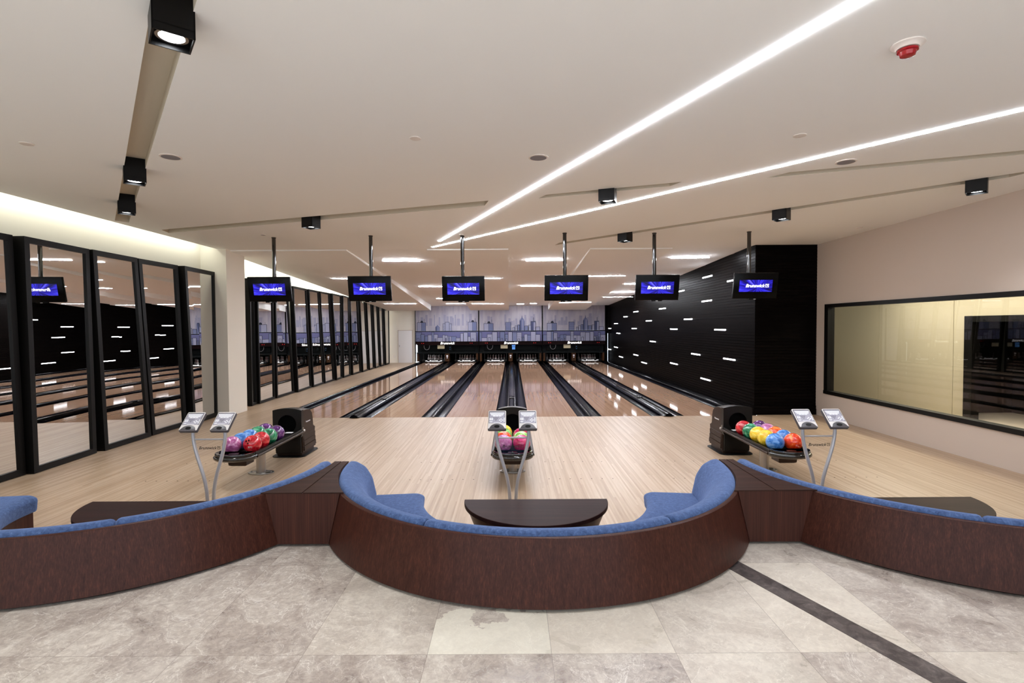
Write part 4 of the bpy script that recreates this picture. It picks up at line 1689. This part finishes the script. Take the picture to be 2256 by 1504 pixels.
def console(th):
    for sx in (-1, 1):
        path = [(.147, 1.0), (.155, .95), (.156, .90), (.150, .845), (.138, .78), (.118, .70), (.094, .62), (.070, .54), (.050, .46), (.036, .37), (.030, .28), (.027, .15), (.025, .0)]
        b = MB()
        b.tube([(sx * x, 0, z) for x, z in path], .0165, 14)
        b.build('post', M['silver'], th, smooth=60)
        pd = MB()
        # key pad, tilted to the player
        mt = Matrix.Translation((sx * .147, -.01, 1.035)) @ Matrix.Rotation(math.radians(42), 4, 'X')
        pd.prism(rounded(-.087, .087, -.112, .112, .012, 4), -.02, .012, bev=.006, mt=mt)
        pd.box(-.03, .03, -.03, .03, -.045, -.015, mt=mt)
        pad = pd.build('keypad', M['padgrey'], th)
        b = MB()
        b.prism(rounded(-.085, .085, -.108, .11, .01, 4), .011, .016, bev=.002, mt=mt)
        b.build('silver_face', M['padsilver'], pad)
        b = MB()
        b.box(-.075, .075, -.042, .098, .0155, .0175, mt=mt)
        b.build('membrane', M['padface'], pad, smooth=0)
        b = MB()
        b.box(-.077, .077, .092, .1, .0158, .0182, mt=mt)
        b.box(-.078, -.074, -.044, .1, .0158, .0182, mt=mt)
        b.box(.074, .078, -.044, .1, .0158, .0182, mt=mt)
        b.build('face_border', M['padgrey'], pad, smooth=0)
        b = MB()
        for r_, n_ in ((0, 11), (1, 10), (2, 9)):
            for i in range(n_):
                cx = (i - (n_ - 1) / 2) * .0127
                b.box(cx - .0049, cx + .0049, .074 - r_ * .0125, .083 - r_ * .0125, .0172, .019, mt=mt)
        for cx in (-.028, 0, .028):
            b.box(cx - .012, cx + .012, .038, .046, .0172, .019, mt=mt)
        for i in range(4):
            cx, cy = -.066 + (i % 2) * .018, -.002 + (i // 2) * .014
            b.box(cx - .007, cx + .007, cy - .005, cy + .005, .0172, .019, mt=mt)
        b.box(-.073, -.044, -.03, -.022, .0172, .019, mt=mt)
        for cx, cy in ((.038, .004), (.038, -.02), (.024, -.008), (.052, -.008)):
            b.box(cx - .006, cx + .006, cy - .005, cy + .005, .0172, .019, mt=mt)
        for i in range(4):
            cy = .016 - i * .013
            b.box(.064, .074, cy - .0045, cy + .0045, .0172, .019, mt=mt)
        b.box(-.034, .034, -.038, -.034, .0172, .019, mt=mt)
        b.build('keys', M['key'], pad, smooth=0)
        b = MB()
        for r_ in range(4):
            for i in range(4 - r_):
                cx, cy = (i - (3 - r_) / 2) * .014 - .012, .024 - r_ * .011
                b.box(cx - .0035, cx + .0035, cy - .003, cy + .003, .0172, .0185, mt=mt)
        b.build('pin_keys', M['padgrey'], pad, smooth=0)
        b = MB()
        pts = [(.07 * math.cos(a), -.108 + .058 * math.sin(a)) for a in [PI * i / 16 for i in range(17)]]
        pts = [(-.08, -.108)] + [p_ for p_ in reversed(pts)][1:-1] + [(.08, -.108)]
        b.prism(pts[::-1], .0155, .021, bev=.002, mt=mt)
        b.build('thumb_pad', M['padgrey'], pad)
        b = MB()
        b.prism([(.026 * math.cos(a), -.084 + .015 * math.sin(a)) for a in [2 * PI * i / 20 for i in range(20)]], .0205, .0235, mt=mt)
        b.build('oval_button', M['black'], pad)
    b = MB()
    b.tube([(-.15, 0, .868), (.15, 0, .868)], .008, 10)
    b.build('crossbar', M['silver'], th)
    b = MB()
    outl = [(-.142, .862), (.142, .862), (.138, .79), (.118, .71), (-.118, .71), (-.138, .79)]
    b.prism(outl, -.003, .003, mt=Matrix.Rotation(PI / 2, 4, 'X'))
    ap = b.build('clear_plate', M['acrylic'], th, smooth=0)
    lettering('Brunswick', .205, M['ink'], ap, (.005, -.0045, .785), .001, .28, .012, True)
    b = MB()
    b.prism(rounded(-.11, .11, -.07, .07, .05), 0, .012, bev=.003)
    b.build('base_plate', M['silver'], th)


k0 = None
KL = ['silver score console with two keypads behind the left table', 'silver score console with two keypads behind the middle table', 'silver score console with two keypads behind the right table']
for k, kx in enumerate(KX):
    if k0 is None:
        o = k0 = thing('score_console', KL[k], 'score console', (kx, KY, 0), group='score consoles')
        console(o)
    else:
        o = copy_tree(k0)
        o.location = (kx, KY, 0)
        o['label'] = KL[k]

# ------------------------------------------------------------------ sofas
ZT = .70


def sofa(th):
    A = PI / 2
    b = MB()
    AF = math.acos((CY - 3.90) / 1.80)
    b.arc([(1.80, .320), (1.722, ZT - .004), (1.715, ZT), (1.695, ZT), (1.66, .320)], -AF, AF, 80)
    for s_ in (-1, 1):
        b.arc([(1.715, .312), (1.715, ZT), (1.695, ZT), (1.66, .312)], s_ * AF, s_ * A, 16)
    b.build('curved_back', M['walnut'], th, smooth=40)
    b = MB()
    b.arc([(1.76, .301), (1.76, .32), (1.72, .32), (1.72, .301)], -A * .55, A * .55, 64)
    b.build('plinth', M['deepblack'], th, smooth=40)  # recessed plinth, coloured black for the shadow gap under the back
    b = MB()
    b.arc([(1.65, 0.0), (1.65, .33), (1.58, .36), (1.06, .30), (1.06, 0.0)], -A, A, 64)
    b.build('seat_base', M['walnut'], th, smooth=40)
    g = math.radians(.5)
    cuts = [(-A, -math.radians(27)), (-math.radians(27), math.radians(29)), (math.radians(29), A)]
    for a0, a1 in cuts:
        for nm, pr in (('seat_cushion', soften([(1.01, .27), (.995, .40), (1.06, .425), (1.50, .41), (1.50, .27)], .035, 4)),
                       ('back_cushion', soften([(1.43, .40), (1.47, .58), (1.53, .675), (1.615, .724), (1.665, .726), (1.692, .70), (1.69, .60), (1.65, .40)], .03, 4))):
            b = MB()
            c_r = sum(p[0] for p in pr) / len(pr)
            c_z = sum(p[1] for p in pr) / len(pr)
            n_ = 40
            rings = []
            st = [(a0 + g * .3, .86), (a0 + g * 1.0, .95)] + [(a0 + g * 2 + (a1 - a0 - 4 * g) * i / n_, 1.0) for i in range(n_ + 1)] + [(a1 - g * 1.0, .95), (a1 - g * .3, .86)]
            for a, s_ in st:
                rings.append([((c_r + (r - c_r) * s_) * math.sin(a), -(c_r + (r - c_r) * s_) * math.cos(a), c_z + (z - c_z) * s_) for r, z in pr])
            b.loft(rings)
            b.build(nm, M['velvet'], th, smooth=60)


SL = ['blue velvet semicircular sofa with dark wood back, cut by the left edge of the picture', 'blue velvet semicircular sofa with dark wood back, in the middle', 'blue velvet semicircular sofa with dark wood back, cut by the right edge of the picture']
s0 = None
for k, cx in enumerate(CX):
    if s0 is None:
        o = s0 = thing('curved_sofa', SL[k], 'sofa', (cx, CY, 0), group='curved sofas')
        sofa(o)
    else:
        o = copy_tree(s0)
        o.location = (cx, CY, 0)
        o['label'] = SL[k]

# wedge cabinets between the sofas
for k in range(2):
    xl, xr = CX[k], CX[k + 1]
    xm = (xl + xr) / 2
    yf, yb = 3.86, 4.765

    def plan(R, y0, y1, n_=16):
        pts = []
        for i in range(n_ + 1):
            y = y0 + (y1 - y0) * i / n_
            pts.append((xr - math.sqrt(max(R * R - (min(y, CY) - CY) ** 2, 0)), y))
        out = pts
        left = []
        for i in range(n_ + 1):
            y = y1 + (y0 - y1) * i / n_
            left.append((xl + math.sqrt(max(R * R - (min(y, CY) - CY) ** 2, 0)), y))
        return [(p[0] - xm, p[1] - yf) for p in out + left]
    th = thing('corner_cabinet', 'dark wood wedge cabinet between the middle sofa and the %s sofa' % ['left', 'right'][k], 'cabinet', (xm, yf, 0), group='wedge cabinets between the sofas')
    b = MB()
    lo, hi = plan(1.803, yf, yf + .035, 4), plan(1.726, yf, yf + .035, 4)
    b.loft([[(p[0], p[1], .320) for p in lo], [(p[0], p[1], ZT) for p in hi]])
    b.build('front_panel', M['walnut'], th, smooth=0)
    b = MB()
    b.prism(plan(1.724, yf + .085, yb), .312, ZT)
    b.build('cabinet_body', M['walnuttop'], th, smooth=0)
    b = MB()
    hi2 = plan(1.700, yf - .003, yb)
    nh = len(hi2) // 2
    # two lids meeting in the middle
    rgt, lft = hi2[:nh], hi2[nh:]
    b.prism(rgt + [((0.004), rgt[-1][1]), (0.004, rgt[0][1])], ZT + .0005, ZT + .009)
    b.build('lid', M['walnuttop'], th, smooth=0)
    b = MB()
    b.prism(lft + [((-0.004), lft[-1][1]), (-0.004, lft[0][1])], ZT + .0005, ZT + .009)
    b.build('lid', M['walnuttop'], th, smooth=0)
    b = MB()
    bs = plan(1.74, 3.99, yb - .05)
    b.prism(bs, 0, .312)
    b.build('plinth', M['deepblack'], th, smooth=0)

# half-round tables
TABX = [-3.07, .201, 3.40]
TL = ['dark wood half round coffee table in front of the left sofa', 'dark wood half round coffee table in front of the middle sofa', 'dark wood half round coffee table in front of the right sofa']


def table(th):
    def half(R, y0):
        return [(R * math.cos(a), y0 - R * math.sin(a)) for a in [PI * i / 40 for i in range(41)]]
    b = MB()
    b.prism(half(.625, 0), .388, .422, bev=.005)
    b.build('table_top', M['tabletop'], th, smooth=0)
    b = MB()
    lo, hi = half(.47, -.02), half(.605, -.006)
    b.loft([[(p[0], p[1], .05) for p in lo], [(p[0], p[1], .388) for p in hi]])
    b.build('table_body', M['walnut'], th, smooth=40)
    b = MB()
    b.prism(half(.43, -.04), 0, .05)
    b.build('plinth', M['deepblack'], th, smooth=40)


t0 = None
for k in range(3):
    y = 4.548
    if t0 is None:
        o = t0 = thing('coffee_table', TL[k], 'table', (TABX[k], y, 0), group='half round coffee tables')
        table(o)
    else:
        o = copy_tree(t0)
        o.location = (TABX[k], y, 0)
        o['label'] = TL[k]
